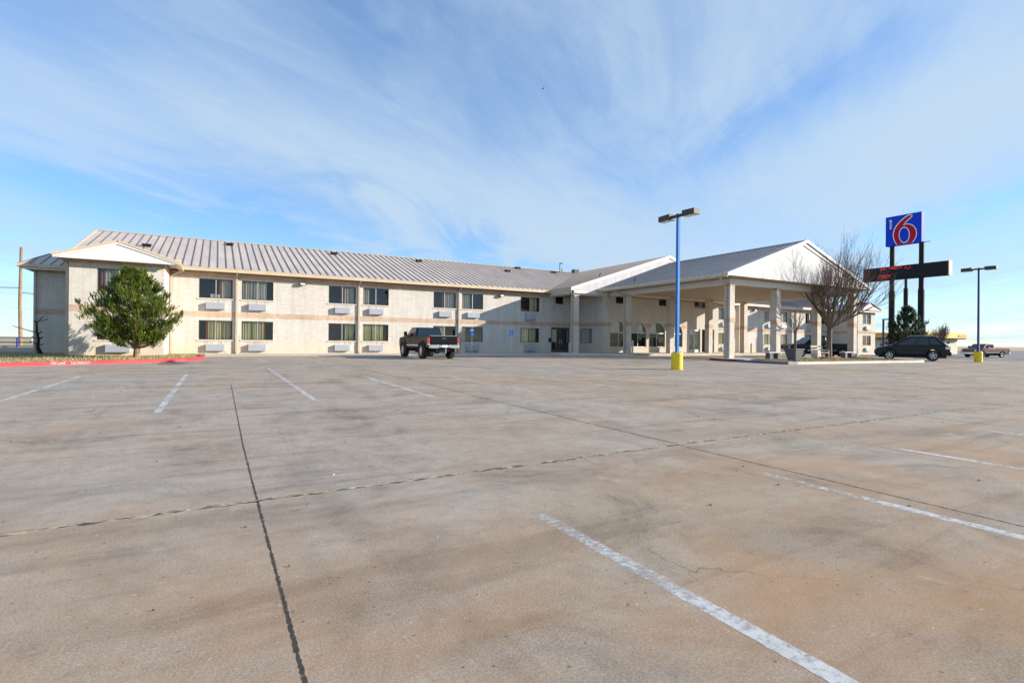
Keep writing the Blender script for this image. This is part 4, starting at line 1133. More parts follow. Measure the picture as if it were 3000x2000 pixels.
def pickup(name, label, loc, rz, paint, L=5.75, W=1.95, lift=.24, wr_=.49, ww=.34, flare=True, group=None, s=1.0, crew=True):
    t = thing(name, label, 'pickup truck', loc, rz, group)
    if s != 1: t.scale = (s, s, s)
    hw = W / 2; zb = .42 + lift; belt = 1.06 + lift; fx = L / 2 - .98; rx = -L / 2 + 1.15; ar = wr_ + .07
    # lower body silhouette (x forward)
    cr, cf = -.45, 1.62        # cab rear and cowl
    prof = [(-L / 2 + .06, zb + .08)] + [(x, z) for x, z in arch_pts(rx, ar, wr_)[::-1] if z >= zb - .02] + [(x, z) for x, z in arch_pts(fx, ar, wr_)[::-1] if z >= zb - .02] + \
           [(L / 2 - .05, zb + .05), (L / 2, zb + .3), (L / 2 - .03, belt - .08), (L / 2 - .2, belt + .02), (cf + .12, belt + .10), (cf, belt + .1), (cr, belt + .06), (cr, belt + .08), (-L / 2 + .03, belt + .10), (-L / 2, belt - .1)]
    b_ = M(); b_.prism(prof, 'y', -hw, hw)
    bo = b_.build('body', paint, t, local=True, bevel=.035)
    # cargo bed hollow shown as a dark tonneau recess
    bd_ = M(); bd_.box(-L / 2 + .1, cr - .05, -hw + .1, hw - .1, belt + .085, belt + .107); bd_.build('cargo_bed', MAT['plastic'], t, local=True)
    rl = M(); rl.box(-L / 2 + .05, cr - .02, -hw + .02, -hw + .09, belt + .09, belt + .13); rl.box(-L / 2 + .05, cr - .02, hw - .09, hw - .02, belt + .09, belt + .13); rl.build('bed_rail', MAT['plastic'], t, local=True)
    # cab
    cb = M(); top = belt + .66
    vs = frustum(cb, (cr, cf - .02, hw - .04, belt + .05), (cr + .14, cf - .78, hw - .2, top))
    cbo = cb.build('cab', paint, t, local=True, bevel=.05)
    gl = M()
    sideL = [vs[3], vs[2], vs[6], vs[7]]; sideR = [vs[0], vs[1], vs[5], vs[4]]
    back = [vs[3], vs[0], vs[4], vs[7]]; front = [vs[1], vs[2], vs[6], vs[5]]
    for q in (sideL, sideR):
        flip = -1 if q is sideL else 1
        glass_on(gl, q, .07, .44, .16, .86, .012 * flip if False else .012 * (1 if q is sideR else -1), .02, .0)
        glass_on(gl, q, .48, .90, .16, .86, .012 * (1 if q is sideR else -1), .0, -.06)
    glass_on(gl, back, .06, .94, .12, .90, .014); glass_on(gl, front, .04, .96, .08, .94, .014)
    gl.build('window', MAT['carglass'], cbo, local=True)
    # flares
    if flare:
        for cx in (rx, fx):
            for sd in (-1, 1):
                f = M(); n = 10; ro_, ri = ar + .09, ar - .01; vs2 = []
                for i in range(n + 1):
                    a = PI * (i / n) * 1.04 - .06; 
                    for rr, yy in ((ri, hw - .01), (ri, hw + .085), (ro_, hw + .05), (ro_ + .02, hw - .01)):
                        vs2.append((cx + rr * math.cos(a), sd * yy, wr_ + rr * math.sin(a)))
                f.add(vs2, [(i * 4 + k, (i + 1) * 4 + k, (i + 1) * 4 + (k + 1) % 4, i * 4 + (k + 1) % 4) for i in range(n) for k in range(4)])
                f.build('fender_flare', MAT['plastic'] if lift < .2 else paint, t, local=True)
    for cx in (rx, fx):
        for sd in (-1, 1): wheel(MAT['tyre'], MAT['rim'], cx, sd * (hw - ww / 2 + (.09 if flare else .0)), wr_, ww, sd, t, 8 if flare else 5)
    # lights, bumpers, trim
    for sd in (-1, 1):
        l = M(); l.box(-L / 2 - .015, -L / 2 + .16, sd * hw - .09 if sd > 0 else -hw - .012, hw + .012 if sd > 0 else -hw + .09, belt - .36, belt + .02)
        lo_ = l.build('taillight', MAT['redlight'], t, local=True, bevel=.02)
        l = M(); l.box(-L / 2 - .018, -L / 2 + .10, sd * hw - .088 if sd > 0 else -hw - .014, hw + .014 if sd > 0 else -hw + .088, belt - .44, belt - .365)
        l.build('reversing_light', MAT['clearlight'], lo_, local=True)
        l = M(); l.box(L / 2 - .2, L / 2 - .0, sd * hw - .25 if sd > 0 else -hw + .02, hw - .02 if sd > 0 else -hw + .25, belt - .32, belt - .1)
        l.build('headlight', MAT['clearlight'], t, local=True, bevel=.02)
        mi = M(); yy = sd * (hw + .14); mi.box(cf - .62, cf - .50, min(yy - .1, yy + .1), max(yy - .1, yy + .1), belt + .10, belt + .40); mi.tube([(cf - .55, sd * (hw - .06), belt + .14), (cf - .55, yy, belt + .18)], .03, 6)
        mi.build('mirror', MAT['plastic'], t, local=True, bevel=.02)
        for xx in (-.28, .62):
            dh = M(); dh.box(xx, xx + .18, sd * hw - .005 if sd > 0 else -hw - .025, hw + .025 if sd > 0 else -hw + .005, belt - .10, belt - .06)
            dh.build('door_handle', MAT['chrome'], t, local=True)
        sl = M(); sl.box(rx + ar + .1, fx - ar - .1, sd * hw - .002 if sd > 0 else -hw - .016, hw + .016 if sd > 0 else -hw + .002, belt - .5, belt - .45); sl.build('side_moulding', MAT['chrome'], t, local=True)
        ln = M()
        for xx in (-.02 + cr + .02, .48, 1.38): ln.box(xx - .006, xx + .006, sd * hw - .002 if sd > 0 else -hw - .004, hw + .004 if sd > 0 else -hw + .002, zb + .12, belt + .02)
        ln.build('door_gap', MAT['plastic'], t, local=True)
    bp = M(); bp.box(-L / 2 - .2, -L / 2 + .02, -hw + .03, -.38, zb + .0, zb + .22); bp.box(-L / 2 - .2, -L / 2 + .02, .38, hw - .03, zb + .0, zb + .22); bp.box(-L / 2 - .22, -L / 2 + .02, -.38, .38, zb + .04, zb + .20)
    bo_ = bp.build('rear_bumper', MAT['chrome'], t, local=True, bevel=.03)
    st2 = M(); st2.box(-L / 2 - .215, -L / 2 - .0, -hw + .06, hw - .06, zb + .222, zb + .25); st2.build('step_pad', MAT['plastic'], bo_, local=True)
    lp = M(); lp.box(-L / 2 - .225, -L / 2 - .221, -.17, .17, zb + .07, zb + .19); lp.build('licence_plate', MAT['signwhite'], bo_, local=True)
    tg = M(); tg.box(-L / 2 - .012, -L / 2 + .01, -hw + .13, hw - .13, zb + .30, belt + .04)
    tgo = tg.build('tailgate', paint, t, local=True, bevel=.008)
    th = M(); th.box(-L / 2 - .03, -L / 2 - .01, -.13, .13, belt - .1, belt - .0); th.build('tailgate_handle', MAT['plastic'], tgo, local=True)
    tc = M(); tc.box(-L / 2 - .0, -L / 2 + .06, -hw + .1, hw - .1, belt + .10, belt + .125); tc.build('tailgate_cap', MAT['chrome'] if lift > .2 else MAT['plastic'], tgo, local=True)
    ht = M(); ht.box(-L / 2 - .30, -L / 2 - .02, -.035, .035, zb - .12, zb - .05); ht.box(-L / 2 - .36, -L / 2 - .30, -.03, .03, zb - .3, zb - .02); ht.lathe([(0, zb + .0), (.035, zb + .02), (.035, zb + .06), (0, zb + .08)], (-L / 2 - .33, 0, -.0), 'z', 10)
    ht.build('tow_hitch', MAT['chrome'], t, local=True)
    fb_ = M(); fb_.box(L / 2 - .1, L / 2 + .1, -hw + .04, hw - .04, zb - .02, zb + .24); fb_.build('front_bumper', MAT['chrome'], t, local=True, bevel=.04)
    un = M(); un.box(-L / 2 + .1, L / 2 - .4, -.45, .45, zb - .18, zb + .12); 
    for cx in (rx, fx): un.tube([(cx, -hw + .3, wr_), (cx, hw - .3, wr_)], .07, 8); un.lathe([(0, -.18), (.17, -.12), (.17, .12), (0, .18)], (cx, 0, wr_), 'y', 12)
    # wheel wells
    for cx in (rx, fx): un.box(cx - ar + .02, cx + ar - .02, -hw + .25, hw - .25, zb, belt - .15)
    un.build('chassis', MAT['plastic'], t, local=True)
    return t

pickup('pickup_truck', 'dark grey lifted crew-cab pickup with chrome bumper parked nose-in at the wall', (12.0, 32.6, gz(12, 32)), PI / 2, MAT['cargrey'])
pickup('pickup_truck', 'dark green pickup half hidden behind the canopy columns', (46.4, 27.3, gz(46, 28)), math.atan2(.49, -.87), MAT['cargreen'], lift=.05, wr_=.39, ww=.27, flare=False)
pickup('pickup_truck', 'dark red pickup beside the road behind the right lamp post', (88.0, 29.6, gz(88, 29) + .02), math.atan2(.306, -.951), MAT['carred'], lift=.0, wr_=.39, ww=.27, flare=False, L=5.3, s=1.02)

def suv(label, loc, rz, s=1):
    t = thing('suv_car', label, 'SUV', loc, rz); t.scale = (s * .96, s, s * 1.07)
    L, W = 4.75, 1.85; hw = W / 2; zb = .30; belt = 1.02; r = .37; fx, rx = 1.38, -1.36; ar = r + .06
    paint = MAT['carblack']
    prof = [(-L / 2 + .12, zb + .06)] + [(x, z) for x, z in arch_pts(rx, ar, r)[::-1] if z >= zb - .02] + [(x, z) for x, z in arch_pts(fx, ar, r)[::-1] if z >= zb - .02] + \
           [(L / 2 - .12, zb + .02), (L / 2, zb + .22), (L / 2 - .02, .68), (L / 2 - .25, .90), (1.5, 1.03), (1.25, belt + .04), (-L / 2 + .15, belt + .08), (-L / 2 + .02, belt - .08), (-L / 2, .62)]
    b_ = M(); b_.prism(prof, 'y', -hw, hw); b_.build('body', paint, t, local=True, bevel=.07)
    cb = M(); vs = frustum(cb, (-L / 2 + .10, 1.42, hw - .05, belt - .03), (-L / 2 + .85, .12, hw - .25, 1.70))
    cbo = cb.build('cabin', paint, t, local=True, bevel=.07)
    gl = M()
    for q, sg_ in (([vs[3], vs[2], vs[6], vs[7]], -1), ([vs[0], vs[1], vs[5], vs[4]], 1)):
        glass_on(gl, q, .08, .28, .18, .80, .012 * sg_, .05, .0); glass_on(gl, q, .31, .56, .14, .84, .012 * sg_); glass_on(gl, q, .59, .92, .12, .84, .012 * sg_, 0, -.10)
    glass_on(gl, [vs[3], vs[0], vs[4], vs[7]], .08, .92, .20, .88, .02); glass_on(gl, [vs[1], vs[2], vs[6], vs[5]], .05, .95, .08, .94, .02)
    gl.build('window', MAT['carglass'], cbo, local=True)
    rr = M()
    for sd in (-1, 1): rr.tube([(-1.6, sd * .62, 1.70), (-1.4, sd * .62, 1.74), (.0, sd * .62, 1.74), (.2, sd * .62, 1.69)], .02, 6)
    rr.build('roof_rail', MAT['chrome'], cbo, local=True)
    for cx in (rx, fx):
        for sd in (-1, 1): wheel(MAT['tyre'], MAT['rim'], cx, sd * (hw - .12), r, .23, sd, t, 5)
    for sd in (-1, 1):
        y0, y1 = (hw - .28, hw + .008) if sd > 0 else (-hw - .008, -hw + .28)
        l = M(); l.box(-L / 2 - .01, -L / 2 + .30, y0, y1, .80, 1.0); l.build('taillight', MAT['clearlight'], t, local=True, bevel=.03)
        y0, y1 = (hw - .4, hw - .04) if sd > 0 else (-hw + .04, -hw + .4)
        l = M(); l.box(L / 2 - .3, L / 2 - .01, y0, y1, .62, .80); l.build('headlight', MAT['clearlight'], t, local=True, bevel=.03)
        mi = M(); yy = sd * (hw + .1); mi.box(.85, .98, min(yy - .09, yy + .09), max(yy - .09, yy + .09), belt + .0, belt + .18); mi.tube([(.92, sd * (hw - .05), belt + .02), (.92, yy, belt + .05)], .025, 6); mi.build('mirror', paint, t, local=True, bevel=.03)
        for xx in (-.55, .42):
            dh = M(); dh.box(xx, xx + .17, hw - .005 if sd > 0 else -hw - .022, hw + .022 if sd > 0 else -hw + .005, .88, .91)
            dh.build('door_handle', paint, t, local=True)
    lp = M(); lp.box(-L / 2 - .02, -L / 2 - .0, -.27, .27, .70, .86); lp.build('licence_plate', MAT['signwhite'], t, local=True)
    gs = M(); gs.box(-L / 2 - .03, -L / 2 + .05, -.55, .55, .90, .97); gs.build('tailgate_trim', MAT['chrome'], t, local=True)
    bp = M(); bp.box(-L / 2 - .08, -L / 2 + .1, -hw + .06, hw - .06, .36, .62); bp.build('rear_bumper', paint, t, local=True, bevel=.05)
    un = M(); un.box(-L / 2 + .2, L / 2 - .3, -hw + .3, hw - .3, .2, .5); un.build('chassis', MAT['plastic'], t, local=True)
suv('black SUV parked at the right end of the kerbed island', (48.95, 21.2, gz(49, 21)), math.atan2(.894, -.447), 1.06)

# ------------------------------------------------------------------ street furniture
def concrete_bench(x, y, label, rz=0):
    z = gz(x, y) + .13
    t = thing('concrete_bench', label, 'bench', (x, y, z), 0, 'backless benches on the island')
    s_ = M(); s_.box(x - .75, x + .75, y - .22, y + .22, z + .42, z + .50); s_.build('seat', MAT['whiteconc'], t, bevel=.02)
    for sx in (-.45, .45):
        p_ = M(); p_.prism([(x + sx - .2, z), (x + sx + .2, z), (x + sx + .13, z + .12), (x + sx + .15, z + .42), (x + sx - .15, z + .42), (x + sx - .13, z + .12)], 'y', y - .17, y + .17); p_.build('leg', MAT['planter'], t)
    return t
concrete_bench(34.2, 23.2, 'grey slab bench by the canopy corner, left of the planter')
concrete_bench(43.4, 23.1, 'grey slab bench right of the bare tree, near the black SUV')
x, y = 39.6, 23.0; z = gz(x, y) + .13
t = thing('park_bench', 'weathered white park bench with a backrest beside the bare tree', 'bench', (x, y, z))
s_ = M()
for k in range(4): s_.box(x - .75, x + .75, y - .22 + k * .12, y - .13 + k * .12, z + .43, z + .465)
s_.build('seat', MAT['whiteconc'], t)
s_ = M()
for k in range(2): s_.box(x - .75, x + .75, y + .27 + k * .04, y + .30 + k * .04, z + .62 + k * .24, z + .72 + k * .24)
s_.build('backrest', MAT['whiteconc'], t)
for sx in (-.7, .7):
    l = M(); l.tube([(x + sx, y - .2, z), (x + sx, y - .2, z + .64), (x + sx, y + .24, z + .66)], .03, 6); l.tube([(x + sx, y + .3, z), (x + sx, y + .24, z + .45), (x + sx, y + .34, z + 1.0)], .03, 6)
    l.build('end_frame', MAT['whiteconc'], t)
# planter
x, y = 33.3, 21.1; z = gz(x, y) + .13
t = thing('square_planter', 'grey tapered planter pot on the island behind the young tree', 'planter', (x, y, z))
p_ = M(); a, b_ = .26, .43
p_.add([(x - a, y - a, z), (x + a, y - a, z), (x + a, y + a, z), (x - a, y + a, z), (x - b_, y - b_, z + .72), (x + b_, y - b_, z + .72), (x + b_, y + b_, z + .72), (x - b_, y + b_, z + .72)],
       [(0, 3, 2, 1), (0, 1, 5, 4), (1, 2, 6, 5), (2, 3, 7, 6), (3, 0, 4, 7), (4, 5, 6, 7)]); p_.build('pot', MAT['planter'], t, bevel=.02)
p_ = M(); p_.box(x - b_ - .03, x + b_ + .03, y - b_ - .03, y + b_ + .03, z + .70, z + .78); p_.build('rim', MAT['planter'], t, bevel=.015)
# bollards
def bollard(x, y, h, mat, label):
    z = gz(x, y) + (.11 if y > 33 else 0)
    o = M(); o.lathe([(.08, z - .1), (.08, z + h), (.065, z + h + .03), (0, z + h + .045)], (x, y, 0), n=14)
    tag(recenter(o.build('bollard', mat)), label, 'bollard', 'bollards along the lobby front')
bollard(30.6, 33.6, 1.15, MAT['whiteconc'], 'white bollard in front of the second arched window')
bollard(46.9, 34.2, .98, MAT['tanpost'], 'brown bollard seen between two right-hand canopy columns')
# trash can by the side door
x, y = 28.6, 39.6; z = .36
t = thing('litter_bin', 'tan cylindrical litter bin by the dark side door', 'litter bin', (x, y, z))
k = M(); k.lathe([(0, z), (.25, z), (.25, z + .88), (.23, z + .92), (.0, z + .95)], (x, y, 0), n=20); k.build('can', MAT['sill'], t)
k = M(); k.lathe([(.12, z + .95), (.12, z + .97), (0, z + .97)], (x, y, 0), n=14); k.build('lid', MAT['blackmetal'], t)
# accessible parking signs
def psign(x, y, label):
    z = gz(x, y)
    t = thing('parking_sign', label, 'sign', (x, y, z), 0, 'accessible parking signs')
    k = M(); k.tube([(x, y, z), (x, y, z + 2.0)], .025, 8); k.build('post', MAT['handle'], t)
    k = M(); k.box(x - .17, x + .17, y - .04, y - .027, z + 1.5, z + 2.02); ko_ = k.build('sign_plate', MAT['handi'], t)
    k = M(); f = y - .0425; zc = z + 1.78
    k.box(x - .14, x + .14, f - .002, f, z + 1.985, z + 1.995); k.box(x - .11, x + .11, f - .002, f, z + 1.54, z + 1.58)
    k.lathe([(0, f - .001), (.028, f - .001)], (x - .01, 0, zc + .13), 'y', 12)
    k.add([(x - .03, f, zc + .10), (x + .0, f, zc + .10), (x + .01, f, zc - .02), (x - .02, f, zc - .02)], [(0, 1, 2, 3)])
    k.add([(x - .01, f, zc + .04), (x - .01, f, zc + .015), (x + .06, f, zc + .015), (x + .06, f, zc + .04)], [(0, 1, 2, 3)])
    k.add([(x - .02, f, zc + .0), (x - .02, f, zc - .025), (x + .07, f, zc - .025), (x + .07, f, zc)], [(0, 1, 2, 3)])
    k.add([(x + .05, f, zc - .01), (x + .07, f, zc - .0), (x + .11, f, zc - .10), (x + .085, f, zc - .11)], [(0, 1, 2, 3)])
    for i in range(14):
        a0, a1 = PI * .75 + i * PI * 1.15 / 14, PI * .75 + (i + 1) * PI * 1.15 / 14
        k.add([(x + r_ * math.cos(a_), f, zc - .07 + r_ * math.sin(a_)) for r_, a_ in ((.075, a0), (.075, a1), (.095, a1), (.095, a0))], [(0, 1, 2, 3)])
    k.build('wheelchair_symbol', MAT['signwhite'], ko_)
psign(18.35, 39.3, 'blue accessible parking sign just right of the grey pickup')
psign(22.05, 39.3, 'blue accessible parking sign on the shaded wall left of the side door')
# litter on the lot
db = M(); random.seed(21)
for i in range(260):
    x = random.uniform(-6, 14); y = random.uniform(1.2, 22) ** 1.0; s_ = random.uniform(.004, .013)
    z = gz(x, y) + .004; a = random.uniform(0, 3.14)
    dx, dy = math.cos(a), math.sin(a)
    vs = [(x + dx * s_ * p - dy * s_ * q * .6, y + dy * s_ * p + dx * s_ * q * .6, z + h * s_ * .7) for h in (0, 1) for p, q in ((-1, -1), (1, -.7), (.8, 1), (-.7, .8))]
    db.add(vs, [(4, 5, 6, 7), (0, 1, 5, 4), (1, 2, 6, 5), (2, 3, 7, 6), (3, 0, 4, 7)])
    db.m[-5:] = [0 if random.random() < .85 else 1] * 5
tag(db.build('gravel_litter', [MAT['bark'], MAT['whiteconc']]), 'scattered bits of gravel and dead leaves on the concrete lot', 'gravel', kind='stuff')

# ------------------------------------------------------------------ left background
x, y = -18.8, 77.1; z = gz(x, y)
t = thing('utility_pole', 'tall wooden utility pole behind the left end of the motel', 'utility pole', (x, y, z))
k = M(); k.tube([(x, y, z), (x - .1, y, 5), (x - .02, y, 11.2)], [.19, .165, .14], 12); k.build('pole', MAT['wood'], t)
k = M(); pts = [(x - 30 + i * 2.5, y - 4 + i * .33, 7.9 - 1.2 * (i / 12) ** .6 - .5 * math.sin(i / 12 * PI)) for i in range(13)]
k.tube(pts, .035, 5); k.tube([(x, y, 6.2), (x + 5, y, 5.75), (x + 12, y + .5, 5.0)], .035, 5); k.build('wire', MAT['blackmetal'], t)
t = thing('pipe_railing', 'blue and dark pipe railing behind the left end of the motel', 'railing', (-18, 71, .3))
k = M()
for zz in (1.24, .76): k.tube([(-40, 71, zz), (-9.5, 71, zz)], .05, 6)
k.build('rail', MAT['blackmetal'], t)
for xx in (-36, -30, -24, -19.3, -17.6, -14):
    k = M(); k.tube([(xx, 71, .25), (xx, 71, 1.28)], .075 if xx == -17.6 else .06, 6); k.build('post', MAT['rail_blue'], t)
k = M(); k.box(-60, -9, 71.6, 72, .2, .42); struct(k.build('lot_edge_kerb', MAT['field']))
k = M(); k.box(-26, -20.5, 112, 116, .2, 1.3); k.box(-24, -23.7, 110, 110.3, .2, 3.8)
tag(recenter(k.build('equipment_cabinet', MAT['whiteconc'])), 'small pale box and mast far off beyond the blue railing', 'cabinet')
def far_bush(name, label, cx, cy, w, h, mat, n=500, cat='bush', grp=None):
    k = M(); z = gz(cx, cy)
    for i in range(n):
        a = random.uniform(0, 2 * PI); r_ = w / 2 * math.sqrt(random.random()); hh = h * (1 - (r_ / (w / 2)) ** 2 * .6)
        px, py = cx + r_ * math.cos(a), cy + r_ * math.sin(a)
        zz = z + random.random() * hh; s_ = w * .04
        k.add([(px, py, zz), (px + random.uniform(-s_, s_), py + random.uniform(-s_, s_), zz + s_ * 1.4), (px + random.uniform(-s_, s_), py + random.uniform(-s_, s_), zz + s_)], [(0, 1, 2)])
    return tag(recenter(k.build(name, mat)), label, cat, grp)
far_bush('distant_thicket', 'grey-brown bare thicket on the horizon behind the utility pole', -95, 190, 22, 5.5, MAT['twig'], 900)
far_bush('distant_shrub', 'small dark bush beyond the railing at the far left', -33, 95, 3.2, 1.3, MAT['needledark'], 300)

# dead pruned tree stump by the recess
def limb(m, pts, rs, n=7): m.tube(pts, rs, n)
x, y = -9.1, 41.0; z = gz(x, y)
t = thing('pruned_tree', 'small dark pruned tree against the shaded recess wall at the left end', 'tree', (x, y, z))
k = M(); limb(k, [(x, y, z), (x - .14, y, z + .45), (x - .10, y, z + .9), (x - .18, y, z + 1.35), (x - .2, y, z + 1.9)], [.12, .085, .07, .05, .04]); k.build('trunk', MAT['blackmetal'], t)
k = M()
for pts, rs in (([(x - .18, y, z + 1.3), (x - .6, y, z + 1.42), (x - 1.3, y + .1, z + 1.68)], [.05, .035, .02]), ([(x - .2, y, z + 1.85), (x + .02, y, z + 2.15), (x + .1, y, z + 2.25)], [.045, .035, .04]),
                ([(x - .2, y, z + 1.9), (x - .3, y, z + 1.98)], [.05, .05]), ([(x - .05, y, z + 1.95), (x + .3, y, z + 2.1)], [.03, .03]), ([(x - .12, y, z + .85), (x + .1, y, z + 1.05)], [.05, .04]), ([(x - .13, y, z + .6), (x - .5, y, z + .78)], [.05, .03]),
                ([(x - .13, y, z + .5), (x + .12, y, z + .62)], [.05, .035]), ([(x - .16, y, z + 1.2), (x + .05, y, z + 1.36)], [.05, .04]), ([(x - .16, y, z + .95), (x - .42, y, z + 1.05)], [.04, .03])):
    limb(k, pts, [r_ * .7 for r_ in rs], 6)
k.build('branch', MAT['blackmetal'], t)

# ------------------------------------------------------------------ trees
def rv(s): return Vector((random.uniform(-s, s), random.uniform(-s, s), random.uniform(-s, s)))

def pine(loc, H, fn, label, needle, seed, nb=150, name='pine_tree', tufts=8, tl=.15, skew=None, trunkr=.16):
    random.seed(seed)
    t = thing(name, label, 'tree', loc)
    L = Vector(loc)
    tk = M(); sw = [Vector((0, 0, 0)), Vector((.02, 0, H * .15)), Vector((-.02, .02, H * .4)), Vector((-.1, 0, H * .7)), Vector((-.15, 0, H * .93))]
    tk.tube([L + s for s in sw], [trunkr, trunkr * .8, trunkr * .6, trunkr * .35, .02], 10)
    def axis(h):
        f = h / H
        return Vector((-.15 * f, 0, h))
    fol = M()
    clumps = []
    for i in range(nb):
        h = H * (.20 + .80 * (i + random.random()) / nb); a = i * 2.399 + random.uniform(-.35, .35)
        R = fn(h / H, a) * random.choice((.5, .75, .9, 1.0, 1.1)) * random.uniform(.93, 1.05)
        h0 = max(.45, h - R * .55)
        base = axis(h0); tip = axis(h) + Vector((math.cos(a) * R, math.sin(a) * R, 0))
        midp = base.lerp(tip, .55) + Vector((0, 0, -.10 * R))
        tk.tube([L + base, L + midp, L + tip], [max(.012, .035 * R / 2 + .012), .02, .008], 5, cap=False)
        clumps.append((tip, 1.0, a))
        clumps.append((midp.lerp(tip, .5) + rv(.12), .9, a)); 
        if R > .9: clumps.append((midp + rv(.15), .8, a)); clumps.append((base.lerp(tip, .75) + rv(.22), .8, a))
    tk.build('trunk', MAT['barkpine'], t)
    for tip, sc, a in clumps:
        for k in range(tufts if sc > .85 else int(tufts * .7)):
            # one shoot: short axis covered with needles, mostly pointing up and out
            o = tip + Vector((random.gauss(0, .10), random.gauss(0, .10), random.gauss(0, .06)))
            d = Vector((math.cos(a) * .35 + random.uniform(-.45, .45), math.sin(a) * .35 + random.uniform(-.45, .45), random.uniform(.6, 1.4))).normalized()
            ln = tl * random.uniform(1.0, 2.2); u = d.orthogonal().normalized(); v = d.cross(u)
            for q in range(26):
                f = q / 26; th = q * 2.4 + random.random(); p = o + d * ln * f
                nd = (d * .8 + (u * math.cos(th) + v * math.sin(th)) * .7).normalized() * tl * .62
                sd = nd.cross(d).normalized() * tl * .085
                fol.add([L + p - sd, L + p + sd, L + p + nd], [(0, 1, 2)])
    fol.build('crown', needle, t)
    return t

def pinefn(f, a):
    # crown radius by height fraction; squat dome, fuller toward the left
    pts = [(0, .2), (.15, .95), (.28, 1.75), (.40, 2.4), (.50, 2.6), (.60, 2.15), (.70, 1.6), (.84, 1.05), (1, .3)]
    for (a0, r0), (a1, r1) in zip(pts[:-1], pts[1:]):
        if f <= a1: r = r0 + (r1 - r0) * (f - a0) / (a1 - a0); break
    cx = math.cos(a - math.radians(150))  # left side as seen by the camera
    return .88 * r * (1 + .08 * cx + .10 * math.sin(a * 3 + f * 9))
pine((-3.62, 33.5, gz(-3.6, 33.5) + .08), 4.5, pinefn, 'bushy green pine on the lawn in front of the left gabled bay', MAT['needle'], 6, nb=165, tufts=12, tl=.135)
def ever(f, a):
    return (2.0 if f < .35 else 2.0 * (1 - f) / .65 + .3) * (1 + .25 * math.sin(a * 2 + f * 14))
pine((68.9, 30.1, gz(68.9, 30)), 5.5, ever, 'dark evergreen tree between the posts of the pylon sign', MAT['needledark'], 8, nb=110, name='evergreen_tree', tufts=6, tl=.24)

def bare_tree(name, label, loc, H, r0, seed, fork, spread, levels=6, mat=None, limbs=7, cat='tree', lean=(0, 0), curve=.35, lenf=.72, mind=.006, side=None, trmat='bark', rnd=.5):
    random.seed(seed)
    t = thing(name, label, cat, loc); L = Vector(loc)
    tk = M(); pts = [L, L + Vector((lean[0] * .4, lean[1] * .4, fork * .5)), L + Vector((lean[0], lean[1], fork))]
    tk.tube(pts, [r0 * 1.15, r0 * .9, r0 * .82], 10); tk.build('trunk', MAT[trmat], t)
    br = M(); count = [0]
    def grow(p, d, ln, r, lv):
        if lv == 0 or r < mind * .5: return
        n = 4; pp = [p]; rr = [r]; dd = d.copy()
        for i in range(n):
            dd = (dd + Vector((0, 0, curve * .22)) + rv(.13)).normalized()
            pp.append(pp[-1] + dd * ln / n); rr.append(max(mind, r * (1 - .42 * (i + 1) / n)))
        br.tube(pp, rr, 5 if lv > 3 else 3, cap=False); count[0] += 1
        k = random.choice((2, 2, 3)) if lv > 1 else 0
        for i in range(k + (1 if lv > 2 else 0)):
            f = random.uniform(.25, 1); idx = min(n, max(1, int(f * n + .5)))
            nd = (dd + rv(rnd)).normalized(); nd.z = abs(nd.z) * .6 + nd.z * .4
            grow(pp[idx], nd.normalized(), ln * lenf * random.uniform(.75, 1.1), rr[idx] * .66, lv - 1)
        grow(pp[-1], dd, ln * lenf, rr[-1] * .85, lv - 1)
    for i in range(limbs):
        a = i * 2 * PI / limbs + random.uniform(-.3, .3)
        d = Vector((math.cos(a) * spread, math.sin(a) * spread, random.uniform(.75, 1.2))).normalized()
        grow(L + Vector((lean[0], lean[1], fork * random.uniform(.82, 1))), d, (H - fork) * random.uniform(.32, .42), r0 * random.uniform(.38, .5), levels)
    if side:
        for s_, ln, r in side: grow(L + Vector((lean[0], lean[1], fork * .95)), Vector(s_).normalized(), ln, r, levels)
    br.build('crown', MAT['twig'], t)
    return t
zt = gz(40.6, 23) + .13
bare_tree('bare_tree', 'large leafless spreading tree in front of the canopy', (40.65, 23.0, zt), 9.0, .22, 17, 2.3, .60, 5, limbs=8, lean=(.1, 0), lenf=.74, curve=.42, rnd=.50, mind=.0055,
          side=[((.8, -.45, .5), 2.9, .11), ((.85, -.45, .3), 2.4, .07)])
mu = M(); mu.lathe([(1.1, zt + .0), (.7, zt + .10), (.2, zt + .14), (0, zt + .14)], (40.65, 23.0, 0), n=22)
struct(mu.build('mulch_bed', MAT['mulch']))
bare_tree('young_tree', 'thin leafless young tree standing in front of the grey planter', (31.75, 20.05, gz(31.7, 20) + .13), 4.3, .07, 5, 1.9, .35, 3, limbs=5, lean=(.12, .03), lenf=.7, mind=.004)
bare_tree('bare_shrub', 'round bare shrub beside the yellow-roofed store', (101.6, 40.3, gz(101, 40)), 5.2, .2, 9, .8, .9, 4, limbs=11, lenf=.75, mind=.02)

